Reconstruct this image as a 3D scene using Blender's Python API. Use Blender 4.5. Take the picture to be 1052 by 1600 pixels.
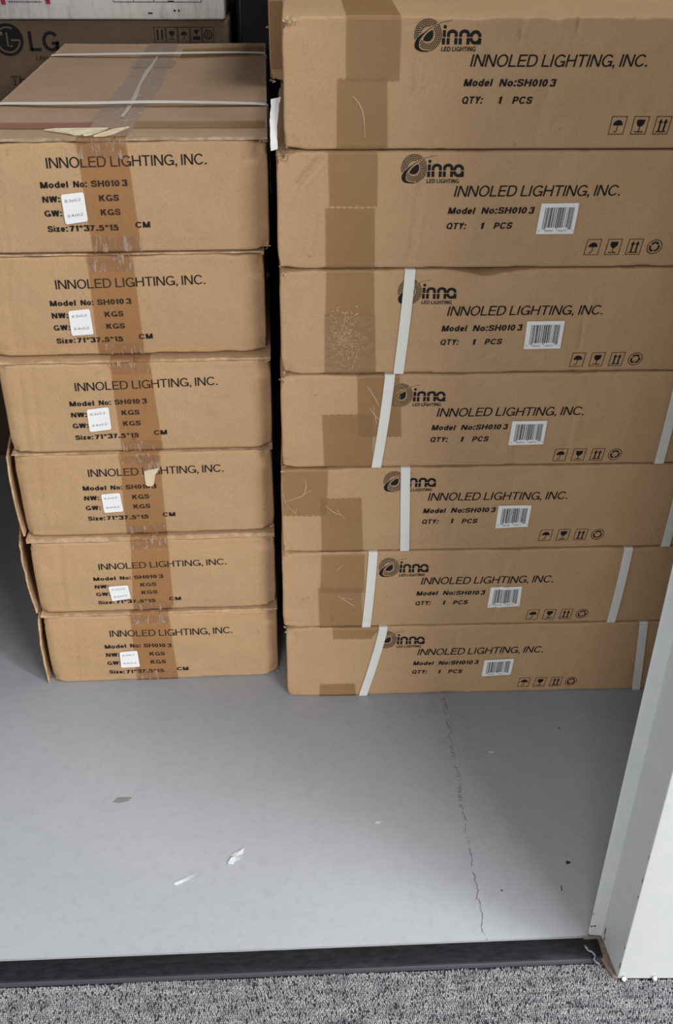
import bpy, math, random
from mathutils import Vector, Matrix, noise

for o in list(bpy.data.objects):
    bpy.data.objects.remove(o)
scn = bpy.context.scene
COL = scn.collection

# ------------------------------------------------------------------ camera
def make_camera():
    h, pi, ro, ya, f = 1.1862, 0.5818, 0.0069, 0.0408, 1606.7
    cp, sp = math.cos(pi), math.sin(pi)
    fw = Vector((math.sin(ya)*cp, math.cos(ya)*cp, -sp))
    r = Vector((math.cos(ya), -math.sin(ya), 0))
    u = r.cross(fw)
    r2 = r*math.cos(ro) + u*math.sin(ro)
    u2 = -r*math.sin(ro) + u*math.cos(ro)
    cam = bpy.data.cameras.new('camera')
    cam.sensor_fit = 'HORIZONTAL'
    cam.sensor_width = 36.0
    cam.lens = f/1052*36.0
    cam.clip_start = 0.02
    o = bpy.data.objects.new('camera', cam)
    COL.objects.link(o)
    M = Matrix((( r2.x, u2.x, -fw.x, 0), (r2.y, u2.y, -fw.y, 0), (r2.z, u2.z, -fw.z, h), (0, 0, 0, 1)))
    o.matrix_world = M
    scn.camera = o
make_camera()

# ------------------------------------------------------------------ light
w = bpy.data.worlds.new('world'); scn.world = w
w.use_nodes = True
bg = w.node_tree.nodes['Background']
bg.inputs[0].default_value = (0.97, 0.985, 1.0, 1)
bg.inputs[1].default_value = 0.60

def ceiling_lamp(loc, sx, sy, power, col=(1, 0.985, 0.96)):
    l = bpy.data.lights.new('ceiling_panel_light', 'AREA')
    l.shape = 'RECTANGLE'; l.size = sx; l.size_y = sy
    l.energy = power; l.color = col
    o = bpy.data.objects.new('ceiling_panel_light', l)
    o.location = loc
    COL.objects.link(o)
ceiling_lamp((1.25, 0.12, 2.6), 0.5, 0.5, 92)      # office panel to the right of the doorway
ceiling_lamp((2.25, -2.6, 2.6), 1.6, 0.6, 300)      # office panels farther off behind the photographer
ceiling_lamp((-0.9, -3.0, 2.6), 1.2, 0.6, 125)
ceiling_lamp((0.3, 1.6, 2.45), 0.3, 0.6, 12)       # dim lamp inside the storage room

scn.view_settings.view_transform = 'Standard'
scn.view_settings.look = 'None'
scn.view_settings.exposure = 0.0
scn.view_settings.gamma = 1.0
scn.view_settings.use_curve_mapping = False

# ------------------------------------------------------------------ materials
def new_mat(name):
    m = bpy.data.materials.new(name); m.use_nodes = True
    nt = m.node_tree
    return m, nt, nt.nodes['Principled BSDF']
def nd(nt, t, **kw):
    n = nt.nodes.new(t)
    for k, v in kw.items():
        setattr(n, k, v)
    return n
def plain(name, col, rough=0.6, spec=0.4):
    m, nt, b = new_mat(name)
    b.inputs['Base Color'].default_value = (*col, 1)
    b.inputs['Roughness'].default_value = rough
    b.inputs['Specular IOR Level'].default_value = spec
    return m
def ramp(nt, fac, stops):
    r = nd(nt, 'ShaderNodeValToRGB')
    el = r.color_ramp.elements
    while len(el) < len(stops): el.new(0.5)
    for e, (p, c) in zip(el, stops):
        e.position = p
        e.color = (*c, 1) if not isinstance(c, float) else (c, c, c, 1)
    nt.links.new(fac, r.inputs[0])
    return r.outputs[0]
def tex_noise(nt, vec, scale, detail=4, rough=0.55):
    n = nd(nt, 'ShaderNodeTexNoise')
    n.inputs['Scale'].default_value = scale
    n.inputs['Detail'].default_value = detail
    n.inputs['Roughness'].default_value = rough
    if vec is not None: nt.links.new(vec, n.inputs['Vector'])
    return n.outputs[0]
def mapped(nt, scale, rnd=True):
    tc = nd(nt, 'ShaderNodeTexCoord')
    mp = nd(nt, 'ShaderNodeMapping')
    mp.inputs['Scale'].default_value = scale
    nt.links.new(tc.outputs['Object'], mp.inputs['Vector'])
    if rnd:
        oi = nd(nt, 'ShaderNodeObjectInfo')
        mu = nd(nt, 'ShaderNodeMath', operation='MULTIPLY'); mu.inputs[1].default_value = 37.0
        nt.links.new(oi.outputs['Random'], mu.inputs[0])
        nt.links.new(mu.outputs[0], mp.inputs['Location'])
    return mp.outputs[0]
def bump(nt, b, height, strength, dist):
    bu = nd(nt, 'ShaderNodeBump')
    bu.inputs['Strength'].default_value = strength
    bu.inputs['Distance'].default_value = dist
    nt.links.new(height, bu.inputs['Height'])
    nt.links.new(bu.outputs[0], b.inputs['Normal'])
    return bu
def mixc(nt, fac, a, b_, mode='MIX'):
    m = nd(nt, 'ShaderNodeMix', data_type='RGBA', blend_type=mode)
    if isinstance(fac, float): m.inputs[0].default_value = fac
    else: nt.links.new(fac, m.inputs[0])
    for s, v in ((6, a), (7, b_)):
        if isinstance(v, tuple): m.inputs[s].default_value = (*v, 1)
        else: nt.links.new(v, m.inputs[s])
    return m.outputs[2]

def cardboard(name, c1, c2, rough=0.72):
    m, nt, b = new_mat(name)
    big = tex_noise(nt, mapped(nt, (1, 1, 1)), 9, 5, 0.6)
    fine = tex_noise(nt, mapped(nt, (1, 1, 1)), 420, 3, 0.6)
    flute = tex_noise(nt, mapped(nt, (150, 150, 4)), 1.0, 2, 0.5)
    col = ramp(nt, big, [(0.28, c1), (0.72, c2)])
    f2 = ramp(nt, fine, [(0.3, 0.86), (0.7, 1.0)])
    col = mixc(nt, 1.0, col, f2, 'MULTIPLY')
    spot = ramp(nt, tex_noise(nt, mapped(nt, (1, 1, 1)), 55, 4, 0.7), [(0.24, (0.55, 0.5, 0.45)), (0.33, (1.0, 1.0, 1.0))])
    col = mixc(nt, 0.7, col, spot, 'MULTIPLY')
    geo = nd(nt, 'ShaderNodeNewGeometry')
    wear = ramp(nt, geo.outputs['Pointiness'], [(0.515, 0.0), (0.60, 1.0)])
    wn = ramp(nt, tex_noise(nt, mapped(nt, (1, 1, 1)), 70, 4, 0.7), [(0.42, 0.0), (0.62, 0.75)])
    wm = nd(nt, 'ShaderNodeMath', operation='MULTIPLY'); nt.links.new(wear, wm.inputs[0]); nt.links.new(wn, wm.inputs[1])
    col = mixc(nt, wm.outputs[0], col, tuple(min(0.75, v*1.25+0.05) for v in c2))
    nt.links.new(col, b.inputs['Base Color'])
    b.inputs['Roughness'].default_value = rough
    b.inputs['Specular IOR Level'].default_value = 0.25
    ad = nd(nt, 'ShaderNodeMath', operation='ADD')
    nt.links.new(fine, ad.inputs[0]); nt.links.new(flute, ad.inputs[1])
    b1 = bump(nt, b, ad.outputs[0], 0.25, 0.0006)
    wr = tex_noise(nt, mapped(nt, (1, 1, 0.8)), 24, 4, 0.55)
    rd = nd(nt, 'ShaderNodeMath', operation='SUBTRACT'); rd.inputs[1].default_value = 0.5; nt.links.new(wr, rd.inputs[0])
    ra = nd(nt, 'ShaderNodeMath', operation='ABSOLUTE'); nt.links.new(rd.outputs[0], ra.inputs[0])
    b2 = nd(nt, 'ShaderNodeBump'); b2.inputs['Strength'].default_value = 0.55; b2.inputs['Distance'].default_value = 0.006
    nt.links.new(ra.outputs[0], b2.inputs['Height']); nt.links.new(b2.outputs[0], b1.inputs['Normal'])
    return m
M_CARD = cardboard('kraft_cardboard', (0.455, 0.290, 0.158), (0.500, 0.325, 0.182))
M_CARD_B = cardboard('kraft_cardboard_flap', (0.42, 0.27, 0.155), (0.47, 0.31, 0.18))
M_CARD_TOP = cardboard('lid_cardboard', (0.36, 0.245, 0.16), (0.41, 0.285, 0.19))
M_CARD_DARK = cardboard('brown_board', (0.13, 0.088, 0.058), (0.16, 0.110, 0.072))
M_TORN = cardboard('torn_paper_core', (0.62, 0.50, 0.33), (0.72, 0.60, 0.42), 0.9)
M_SCUFF = plain('whitish_tape_scuff', (0.55, 0.42, 0.29), 0.35, 0.6)  # tape scratches, and the painted glints on the crinkled tape
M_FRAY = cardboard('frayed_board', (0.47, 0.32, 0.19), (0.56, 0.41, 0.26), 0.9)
M_INK = plain('black_print', (0.012, 0.011, 0.012), 0.7, 0.2)
M_INK_SOFT = plain('grey_print', (0.09, 0.085, 0.085), 0.7, 0.2)
M_RED = plain('red_print', (0.36, 0.02, 0.05), 0.6)
M_PAPER = plain('white_label_paper', (0.80, 0.81, 0.82), 0.55)
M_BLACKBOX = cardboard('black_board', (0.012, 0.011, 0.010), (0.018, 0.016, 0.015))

def white_board():
    m, nt, b = new_mat('white_board')
    n = tex_noise(nt, mapped(nt, (1, 1, 1)), 14, 6, 0.7)
    st = tex_noise(nt, mapped(nt, (60, 60, 10)), 1.0, 4, 0.6)
    c = ramp(nt, n, [(0.3, (0.55, 0.54, 0.53)), (0.6, (0.68, 0.67, 0.66))])
    c = mixc(nt, 1.0, c, ramp(nt, st, [(0.3, 0.72), (0.5, 1.0)]), 'MULTIPLY')
    nt.links.new(c, b.inputs['Base Color']); b.inputs['Roughness'].default_value = 0.6
    return m
M_WHITEBOX = white_board()

def tape_mat(name, tint, body, amount, rough, bstr, scale=(1, 1, 1), nscale=90, streak=None, bd=0.0012, thr=0.58):
    m, nt, b = new_mat(name)
    out = nt.nodes['Material Output']
    tr = nd(nt, 'ShaderNodeBsdfTransparent'); tr.inputs[0].default_value = (*tint, 1)
    b.inputs['Base Color'].default_value = (*body, 1)
    b.inputs['Roughness'].default_value = rough
    b.inputs['Specular IOR Level'].default_value = 0.6
    n = tex_noise(nt, mapped(nt, scale), nscale, 5, 0.65)
    vor = nd(nt, 'ShaderNodeTexVoronoi', feature='DISTANCE_TO_EDGE')
    vor.inputs['Scale'].default_value = nscale*0.6
    warp = mapped(nt, scale)
    nt.links.new(warp, vor.inputs['Vector'])
    ad = nd(nt, 'ShaderNodeMath', operation='MULTIPLY_ADD'); ad.inputs[1].default_value = 0.8
    nt.links.new(vor.outputs['Distance'], ad.inputs[0]); nt.links.new(n, ad.inputs[2])
    bump(nt, b, ad.outputs[0], bstr, bd)
    mx = nd(nt, 'ShaderNodeMixShader')
    if streak:
        f = ramp(nt, tex_noise(nt, mapped(nt, streak), 1.0, 5, 0.7), [(thr, amount), (thr+0.08, min(1.0, amount+0.4))])
        nt.links.new(f, mx.inputs[0])
    else:
        mx.inputs[0].default_value = amount
    nt.links.new(tr.outputs[0], mx.inputs[1]); nt.links.new(b.outputs[0], mx.inputs[2])
    nt.links.new(mx.outputs[0], out.inputs['Surface'])
    return m
M_TAPE_R = tape_mat('amber_tape', (0.86, 0.78, 0.66), (0.40, 0.25, 0.125), 0.42, 0.3, 0.12)
M_TAPE_CR = tape_mat('crinkled_amber_tape', (0.86, 0.78, 0.66), (0.40, 0.25, 0.13), 0.5, 0.13, 0.9, nscale=110, bd=0.0035)
M_TAPE_L = tape_mat('brown_clear_tape', (0.87, 0.785, 0.69), (0.38, 0.205, 0.115), 0.10, 0.24, 0.3, streak=(40, 40, 22), thr=0.66)
M_TAPE_LID = tape_mat('clear_lid_tape', (0.93, 0.91, 0.90), (0.50, 0.41, 0.35), 0.34, 0.2, 0.9, nscale=110, streak=(70, 30, 40))
M_TAPE_C = tape_mat('wrinkled_clear_tape', (0.93, 0.90, 0.87), (0.60, 0.50, 0.42), 0.05, 0.16, 1.0, nscale=120, streak=(150, 150, 26), thr=0.53)  # pale streaks paint in the highlights along the wrinkles
M_RIDGE = tape_mat('whitish_tape_fold', (0.95, 0.93, 0.91), (0.62, 0.56, 0.50), 0.75, 0.25, 0.8, nscale=130)
M_TAPE_RED = tape_mat('reddish_tape', (0.85, 0.7, 0.6), (0.34, 0.14, 0.09), 0.6, 0.3, 0.3)

def strap_mat():
    m, nt, b = new_mat('white_strapping_band')
    b.inputs['Base Color'].default_value = (0.70, 0.70, 0.66, 1)
    b.inputs['Roughness'].default_value = 0.42
    n = tex_noise(nt, mapped(nt, (900, 900, 250)), 1.0, 1, 0.5)
    bump(nt, b, n, 0.15, 0.0004)
    return m
M_STRAP = strap_mat()

def floor_mat():
    m, nt, b = new_mat('grey_floor_paint')
    tc = nd(nt, 'ShaderNodeTexCoord')
    P = tc.outputs['Object']
    big = tex_noise(nt, P, 3.0, 5, 0.6)
    c = ramp(nt, big, [(0.3, (0.262, 0.280, 0.304)), (0.7, (0.293, 0.312, 0.335))])
    mid = ramp(nt, tex_noise(nt, P, 60, 4, 0.7), [(0.25, 0.9), (0.5, 1.0)])
    c = mixc(nt, 1.0, c, mid, 'MULTIPLY')
    # ragged seam under the paint, running back from the doorway
    sx = nd(nt, 'ShaderNodeSeparateXYZ'); nt.links.new(P, sx.inputs[0])
    wob = nd(nt, 'ShaderNodeMath', operation='MULTIPLY_ADD')
    wob.inputs[1].default_value = 0.016; wob.inputs[2].default_value = -0.008 - 0.2285
    nt.links.new(tex_noise(nt, P, 45, 3, 0.65), wob.inputs[0])
    dx = nd(nt, 'ShaderNodeMath', operation='ADD'); nt.links.new(sx.outputs[0], dx.inputs[0]); nt.links.new(wob.outputs[0], dx.inputs[1])
    ab = nd(nt, 'ShaderNodeMath', operation='ABSOLUTE'); nt.links.new(dx.outputs[0], ab.inputs[0])
    wid = nd(nt, 'ShaderNodeMapRange'); nt.links.new(sx.outputs[1], wid.inputs[0])
    wid.inputs[1].default_value = 0.96; wid.inputs[2].default_value = 1.05
    wid.inputs[3].default_value = 0.0009; wid.inputs[4].default_value = 0.0036
    dv = nd(nt, 'ShaderNodeMath', operation='DIVIDE'); nt.links.new(ab.outputs[0], dv.inputs[0]); nt.links.new(wid.outputs[0], dv.inputs[1])
    line = ramp(nt, dv.outputs[0], [(0.0, 1.0), (1.0, 0.0)])
    patch = ramp(nt, tex_noise(nt, P, 38, 3, 0.6), [(0.40, 0.1), (0.54, 0.9)])
    ln = nd(nt, 'ShaderNodeMath', operation='MULTIPLY'); nt.links.new(line, ln.inputs[0]); nt.links.new(patch, ln.inputs[1])
    c = mixc(nt, ln.outputs[0], c, (0.255, 0.268, 0.285))
    nt.links.new(c, b.inputs['Base Color'])
    b.inputs['Roughness'].default_value = 0.42
    b.inputs['Specular IOR Level'].default_value = 0.35
    hh = nd(nt, 'ShaderNodeMath', operation='MULTIPLY'); nt.links.new(ln.outputs[0], hh.inputs[0]); nt.links.new(tex_noise(nt, P, 300, 3, 0.7), hh.inputs[1])
    h2 = nd(nt, 'ShaderNodeMath', operation='MULTIPLY_ADD'); h2.inputs[1].default_value = 0.05
    nt.links.new(tex_noise(nt, P, 130, 3, 0.5), h2.inputs[0]); nt.links.new(hh.outputs[0], h2.inputs[2])
    bump(nt, b, h2.outputs[0], 1.0, 0.0035)
    return m
M_FLOOR = floor_mat()

def noisy(name, c1, c2, scale, rough, b_s=0.1, b_d=0.001, stretch=(1, 1, 1)):
    m, nt, b = new_mat(name)
    n = tex_noise(nt, mapped(nt, stretch, False), scale, 5, 0.6)
    nt.links.new(ramp(nt, n, [(0.3, c1), (0.7, c2)]), b.inputs['Base Color'])
    b.inputs['Roughness'].default_value = rough
    bump(nt, b, n, b_s, b_d)
    return m
M_FRAME = noisy('white_metal_paint', (0.49, 0.512, 0.517), (0.53, 0.548, 0.553), 30, 0.42, 0.15, 0.0006)
M_WALL = noisy('white_wall_paint', (0.66, 0.67, 0.67), (0.70, 0.71, 0.71), 200, 0.6, 0.2, 0.0006)
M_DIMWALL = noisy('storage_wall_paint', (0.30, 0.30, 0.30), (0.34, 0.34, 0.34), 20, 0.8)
M_RUBBER = noisy('black_rubber', (0.006, 0.006, 0.008), (0.016, 0.0155, 0.019), 60, 0.55, 0.5, 0.0006, (1, 3, 1))
M_RUBBER.node_tree.nodes['Principled BSDF'].inputs['Specular IOR Level'].default_value = 0.12
M_GREYLIP = plain('grey_rubber_lip', (0.035, 0.036, 0.042), 0.6, 0.25)
M_GRIME = noisy('bare_dirty_concrete', (0.10, 0.075, 0.058), (0.22, 0.17, 0.14), 120, 0.9, 0.5, 0.001)
M_CHIP = plain('dark_chip', (0.02, 0.02, 0.022), 0.7)
M_FLAKE = plain('pale_paint_flake', (0.40, 0.43, 0.45), 0.5)

def carpet_mat():
    m, nt, b = new_mat('grey_loop_pile')
    at = nd(nt, 'ShaderNodeAttribute'); at.attribute_name = 'loop_tone'
    c = ramp(nt, at.outputs['Fac'], [(0.0, (0.025, 0.025, 0.03)), (0.35, (0.155, 0.156, 0.168)), (1.0, (0.35, 0.35, 0.362))])
    nt.links.new(c, b.inputs['Base Color']); b.inputs['Roughness'].default_value = 0.95
    b.inputs['Specular IOR Level'].default_value = 0.1
    return m
M_CARPET = carpet_mat()

# ------------------------------------------------------------------ mesh helpers
class MB:
    def __init__(s): s.v = []; s.f = []; s.m = []
    def add(s, vs, fs, mi=0):
        b = len(s.v); s.v += [tuple(p) for p in vs]
        for f in fs:
            s.f.append(tuple(b+i for i in f)); s.m.append(mi)
    def box(s, x0, x1, y0, y1, z0, z1, mi=0):
        s.add([(x0,y0,z0),(x1,y0,z0),(x1,y1,z0),(x0,y1,z0),(x0,y0,z1),(x1,y0,z1),(x1,y1,z1),(x0,y1,z1)],
              [(3,2,1,0),(4,5,6,7),(0,1,5,4),(1,2,6,5),(2,3,7,6),(3,0,4,7)], mi)
    def build(s, name, mats, parent=None, off=(0,0,0), smooth=False, loc=None):
        me = bpy.data.meshes.new(name)
        me.from_pydata([(p[0]-off[0], p[1]-off[1], p[2]-off[2]) for p in s.v], [], s.f)
        for m in (mats if isinstance(mats, (list, tuple)) else [mats]): me.materials.append(m)
        me.polygons.foreach_set('material_index', s.m)
        if smooth: me.polygons.foreach_set('use_smooth', [True]*len(s.f))
        me.update()
        o = bpy.data.objects.new(name, me); COL.objects.link(o)
        if parent: o.parent = parent
        if loc is not None: o.location = loc
        return o
def smooth_angle(o, ang=40):
    me = o.data
    me.polygons.foreach_set('use_smooth', [True]*len(me.polygons))
    me.set_sharp_from_angle(angle=math.radians(ang))

def thing(name, label, cat, loc, rz=0, group=None):
    o = bpy.data.objects.new(name, None); o.empty_display_size = 0.05
    COL.objects.link(o); o.location = loc; o.rotation_euler = (0, 0, rz)
    o['label'] = label; o['category'] = cat
    if group: o['group'] = group
    o['kind'] = 'thing'
    return o
def tag(o, label, cat, group=None, kind=None):
    o['label'] = label; o['category'] = cat
    if group: o['group'] = group
    o['kind'] = kind or 'thing'
    return o
def struct(o): o['kind'] = 'structure'; return o

def lin(a, b, step):
    n = max(1, int(round((b-a)/step)))
    return [a+(b-a)*i/n for i in range(n+1)]
def edgeline(L, r, step):
    return [0, r*0.25, r*0.6] + lin(r, L-r, step) + [L-r*0.6, L-r*0.25, L]

def shell(mb, w, d, h, r, sx, sy, sz, post, mi=0):
    X, Y, Z = edgeline(w, r, sx), edgeline(d, r, sy), edgeline(h, r, sz)
    idx = {}; vs = []
    def V(p):
        k = (round(p[0], 6), round(p[1], 6), round(p[2], 6))
        if k not in idx:
            q = Vector(p)
            c = Vector((min(max(q.x, r), w-r), min(max(q.y, r), d-r), min(max(q.z, r), h-r)))
            dl = q-c
            if dl.length > 1e-9: q = c + dl.normalized()*r
            idx[k] = len(vs); vs.append(tuple(post(q)))
        return idx[k]
    fs = []
    for i in range(len(X)-1):
        for j in range(len(Z)-1):
            fs.append((V((X[i],0,Z[j])), V((X[i+1],0,Z[j])), V((X[i+1],0,Z[j+1])), V((X[i],0,Z[j+1]))))
            fs.append((V((X[i],d,Z[j])), V((X[i],d,Z[j+1])), V((X[i+1],d,Z[j+1])), V((X[i+1],d,Z[j]))))
    for i in range(len(X)-1):
        for j in range(len(Y)-1):
            fs.append((V((X[i],Y[j],h)), V((X[i+1],Y[j],h)), V((X[i+1],Y[j+1],h)), V((X[i],Y[j+1],h))))
            fs.append((V((X[i],Y[j],0)), V((X[i],Y[j+1],0)), V((X[i+1],Y[j+1],0)), V((X[i+1],Y[j],0))))
    for i in range(len(Y)-1):
        for j in range(len(Z)-1):
            fs.append((V((0,Y[i],Z[j])), V((0,Y[i],Z[j+1])), V((0,Y[i+1],Z[j+1])), V((0,Y[i+1],Z[j]))))
            fs.append((V((w,Y[i],Z[j])), V((w,Y[i+1],Z[j])), V((w,Y[i+1],Z[j+1])), V((w,Y[i],Z[j+1]))))
    mb.add(vs, fs, mi)

# ------------------------------------------------------------------ flat print: lists of (verts2d, faces), millimetres
def catmull(p, n=10):
    out = []
    for i in range(len(p)-1):
        a, b, c, d = p[max(i-1, 0)], p[i], p[i+1], p[min(i+2, len(p)-1)]
        for k in range(n):
            f = k/n
            out.append(tuple(0.5*(2*b[j]+(c[j]-a[j])*f+(2*a[j]-5*b[j]+4*c[j]-d[j])*f*f+(3*b[j]-a[j]-3*c[j]+d[j])*f**3) for j in (0, 1)))
    out.append(tuple(p[-1]))
    return out
def glyph(ch, s):
    """grotesque capitals and the few lower case letters the cartons carry; cap height 100, stroke width s; returns (shapes, width)"""
    h = s/2; P = []
    V = lambda x, a=0, b=100: P.append(rect(x-h, x+h, a, b))
    Hh = lambda y, a, b: P.append(rect(a, b, y-h, y+h))
    def dia(x0, y0, x1, y1, k=1.18):
        P.append(quad((x0-h*k, y0), (x0+h*k, y0), (x1+h*k, y1), (x1-h*k, y1)))
    A = lambda cx, cy, rx, ry, a0, a1, n=22: P.append(stroke(arc(cx, cy, rx, ry, a0, a1, n), s))
    O = lambda cx, cy, rx, ry: P.append(stroke(arc(cx, cy, rx, ry, 0, 345, 23), s, True))
    C = lambda *p: P.append(stroke(catmull(list(p)), s))
    w = 70
    if ch == 'I': V(h); w = s
    elif ch == 'l': V(h); w = s
    elif ch == 'i': V(h, 0, 74); P.append(rect(0, s, 86, 100)); w = s
    elif ch == 'N': V(h); V(72-h); dia(h*1.2, 100, 72-h*1.2, 0); w = 72
    elif ch == 'O': O(40, 50, 40-h, 51.5-h); w = 80
    elif ch == 'Q': O(40, 50, 40-h, 51.5-h); dia(52, 26, 73, -3, 1.3); w = 80
    elif ch == 'L': V(h); Hh(h, h, 55); w = 55
    elif ch == 'E': V(h); Hh(h, h, 60); Hh(52, h, 56); Hh(100-h, h, 59); w = 60
    elif ch == 'D': V(h); Hh(h, h, 36); Hh(100-h, h, 36); A(36, 50, 36-h, 50-h, 90, -90); w = 72
    elif ch == 'G': A(41, 50, 41-h, 51.5-h, 38, 325, 26); Hh(48-h, 44, 78); V(78-h, 2, 48); w = 78
    elif ch == 'C': A(40, 50, 40-h, 51.5-h, 36, 324, 26); w = 76
    elif ch == 'H': V(h); V(70-h); Hh(52, h, 70-h); w = 70
    elif ch == 'T': V(33); Hh(100-h, 0, 66); w = 66
    elif ch == 'M': V(h); V(84-h); dia(h*1.25, 100, 42, 0); dia(84-h*1.25, 100, 42, 0); w = 84
    elif ch == 'W': dia(h*1.1, 100, 27, 0); dia(49, 100, 27, 0); dia(49, 100, 71, 0); dia(98-h*1.1, 100, 71, 0); w = 98
    elif ch == 'K': V(h); dia(70-s*.75, 100, s*.9, 36, 1.5); dia(31, 60, 72-s*.75, 0, 1.35); w = 72
    elif ch == 'Y': dia(h*1.2, 100, 34, 44); dia(68-h*1.2, 100, 34, 44); V(34, 0, 48); w = 68
    elif ch == 'P': V(h); Hh(100-h, h, 36); Hh(43, h, 36); A(36, 71.5-h/2, 28-h, 28.5-h/2, 90, -90); w = 64
    elif ch == 'S': C((64-h,70),(57-h/2,90-h/2),(33,101-h),(10+h/2,91-h/2),(2+h,74),(10+h/2,59),(33,51),(58-h/2,42),(66-h,27),(57-h/2,9+h/2),(33,-1+h),(9+h/2,9+h/2),(h,31)); w = 66
    elif ch == 'o': O(29, 37, 29-h, 38.5-h); w = 58
    elif ch == 'd': O(28, 37, 28-h, 38.5-h); V(57-h); w = 57
    elif ch == 'e': A(28, 37, 28-h, 38.5-h, 0, 325, 24); Hh(37, h, 56-h*.6); w = 56
    elif ch == 'z': Hh(74-h, 2, 48); Hh(h, 0, 50); dia(48-h*1.3, 74-h, h*1.3, h, 1.3); w = 50
    elif ch == '0': O(28, 49, 28-h, 50.5-h); w = 56
    elif ch == '1': V(30-h); P.append(poly([(0, 68), (0, 80), (20, 88), (22, 100), (30, 100), (30-s, 72)])); w = 30
    elif ch == '2': C((h,66),(8,88),(28,101-h),(47,89),(53-h,72),(44,52),(24,34),(8,12)); Hh(h, 0, 54); w = 54
    elif ch == '3': C((2+h*.6,73),(10,91),(27,101-h),(45,91),(50-h,74),(43,59),(24,53)); C((24,53),(45,47),(54-h,29),(46,9),(27,-1+h),(9,8),(h*.8,29)); w = 54
    elif ch == '4': V(42, 0, 100); Hh(26+h*.2, 0, 56); dia(42, 100, 4, 26, 1.2); w = 56
    elif ch == '5': Hh(94-h*.6, 12, 50); dia(13+h*.6, 94, 7+h, 44, 1.1); C((7+h,48),(24,62-h*.3),(44,57),(55-h,32),(45,9),(27,-1+h),(9,8),(h*.8,25)); w = 55
    elif ch == '6': O(28, 32, 28-h, 33-h); C((52-h,80),(44,93),(30,101-h),(13,88),(h,58),(h,34)); w = 56
    elif ch == '7': Hh(96-h, 0, 54); dia(50-h, 92, 18, 0, 1.1); w = 54
    elif ch == '8': O(28, 75, 24-h, 25.5-h); O(28, 27, 28-h, 28.5-h); w = 56
    elif ch == '9': O(28, 67, 28-h, 33-h); C((4+h,20),(12,6),(26,-1+h),(43,12),(56-h,42),(56-h,66)); w = 56
    elif ch == '*':
        for a in (90, 18, 162, 234, 306): P.append(stroke([(22, 78), (22+24*math.cos(math.radians(a)), 78+24*math.sin(math.radians(a)))], s*.6))
        w = 44
    elif ch == '\u00b1': Hh(52, 0, 50); V(25, 27, 77); Hh(h, 0, 50); w = 50
    elif ch == ':': P.append(rect(0, s*1.15, 0, s*1.15)); P.append(rect(0, s*1.15, 56, 56+s*1.15)); w = s*1.15
    elif ch == '.': P.append(rect(0, s*1.2, 0, s*1.2)); w = s*1.2
    elif ch == ',': P.append(rect(0, s*1.2, 0, s*1.2)); P.append(poly([(s*.6, 0), (s*1.2, 0), (s*1.1, -10), (s*.3, -20), (0, -20), (s*.5, -10)])); w = s*1.2
    elif ch == ' ': w = 18
    return P, w
def text(s, x0, x1, base, cap, shear=0.0, wt=9.0, gap=None):
    """one line of lettering fitted between x0 and x1 with the given cap height"""
    G = []; x = 0; gap = gap if gap is not None else (13 if wt < 12 else 9)
    for ch in s:
        P, w_ = glyph(ch, wt)
        G += [([(px+x, pz) for px, pz in v], f) for v, f in P]
        x += w_+gap+(3 if ch == 'I' else 0)
    kx, kz = (x1-x0)/(x-gap), cap/100.0
    return [([(x0+px*kx+shear*pz*kz, base+pz*kz) for px, pz in v], f) for v, f in G]
def quad(a, b, c, d): return ([a, b, c, d], [(0, 1, 2, 3)])
def rect(x0, x1, z0, z1): return quad((x0, z0), (x1, z0), (x1, z1), (x0, z1))
def stroke(pts, wd, closed=False):
    n = len(pts); L = []; R = []
    for i, p in enumerate(pts):
        a = pts[i-1] if (i > 0 or closed) else p
        b = pts[(i+1) % n] if (i < n-1 or closed) else p
        dx, dz = b[0]-a[0], b[1]-a[1]; l = math.hypot(dx, dz) or 1
        ww = wd[i] if isinstance(wd, list) else wd
        nx, nz = -dz/l*ww/2, dx/l*ww/2
        L.append((p[0]+nx, p[1]+nz)); R.append((p[0]-nx, p[1]-nz))
    fs = [(i, n+i, n+(i+1) % n, (i+1) % n) for i in range(n if closed else n-1)]
    return (L+R, fs)
def arc(cx, cz, rx, rz, a0, a1, n=16):
    return [(cx+rx*math.cos(math.radians(a0+(a1-a0)*i/n)), cz+rz*math.sin(math.radians(a0+(a1-a0)*i/n))) for i in range(n+1)]
def disc(cx, cz, rx, rz=None, n=20):
    return (arc(cx, cz, rx, rz or rx, 0, 360*(n-1)/n, n-1), [tuple(range(n))])
def poly(pts): return (list(pts), [tuple(range(len(pts)))])
def xf(ps, fn): return [([fn(x, z) for x, z in v], f) for v, f in ps]

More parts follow.
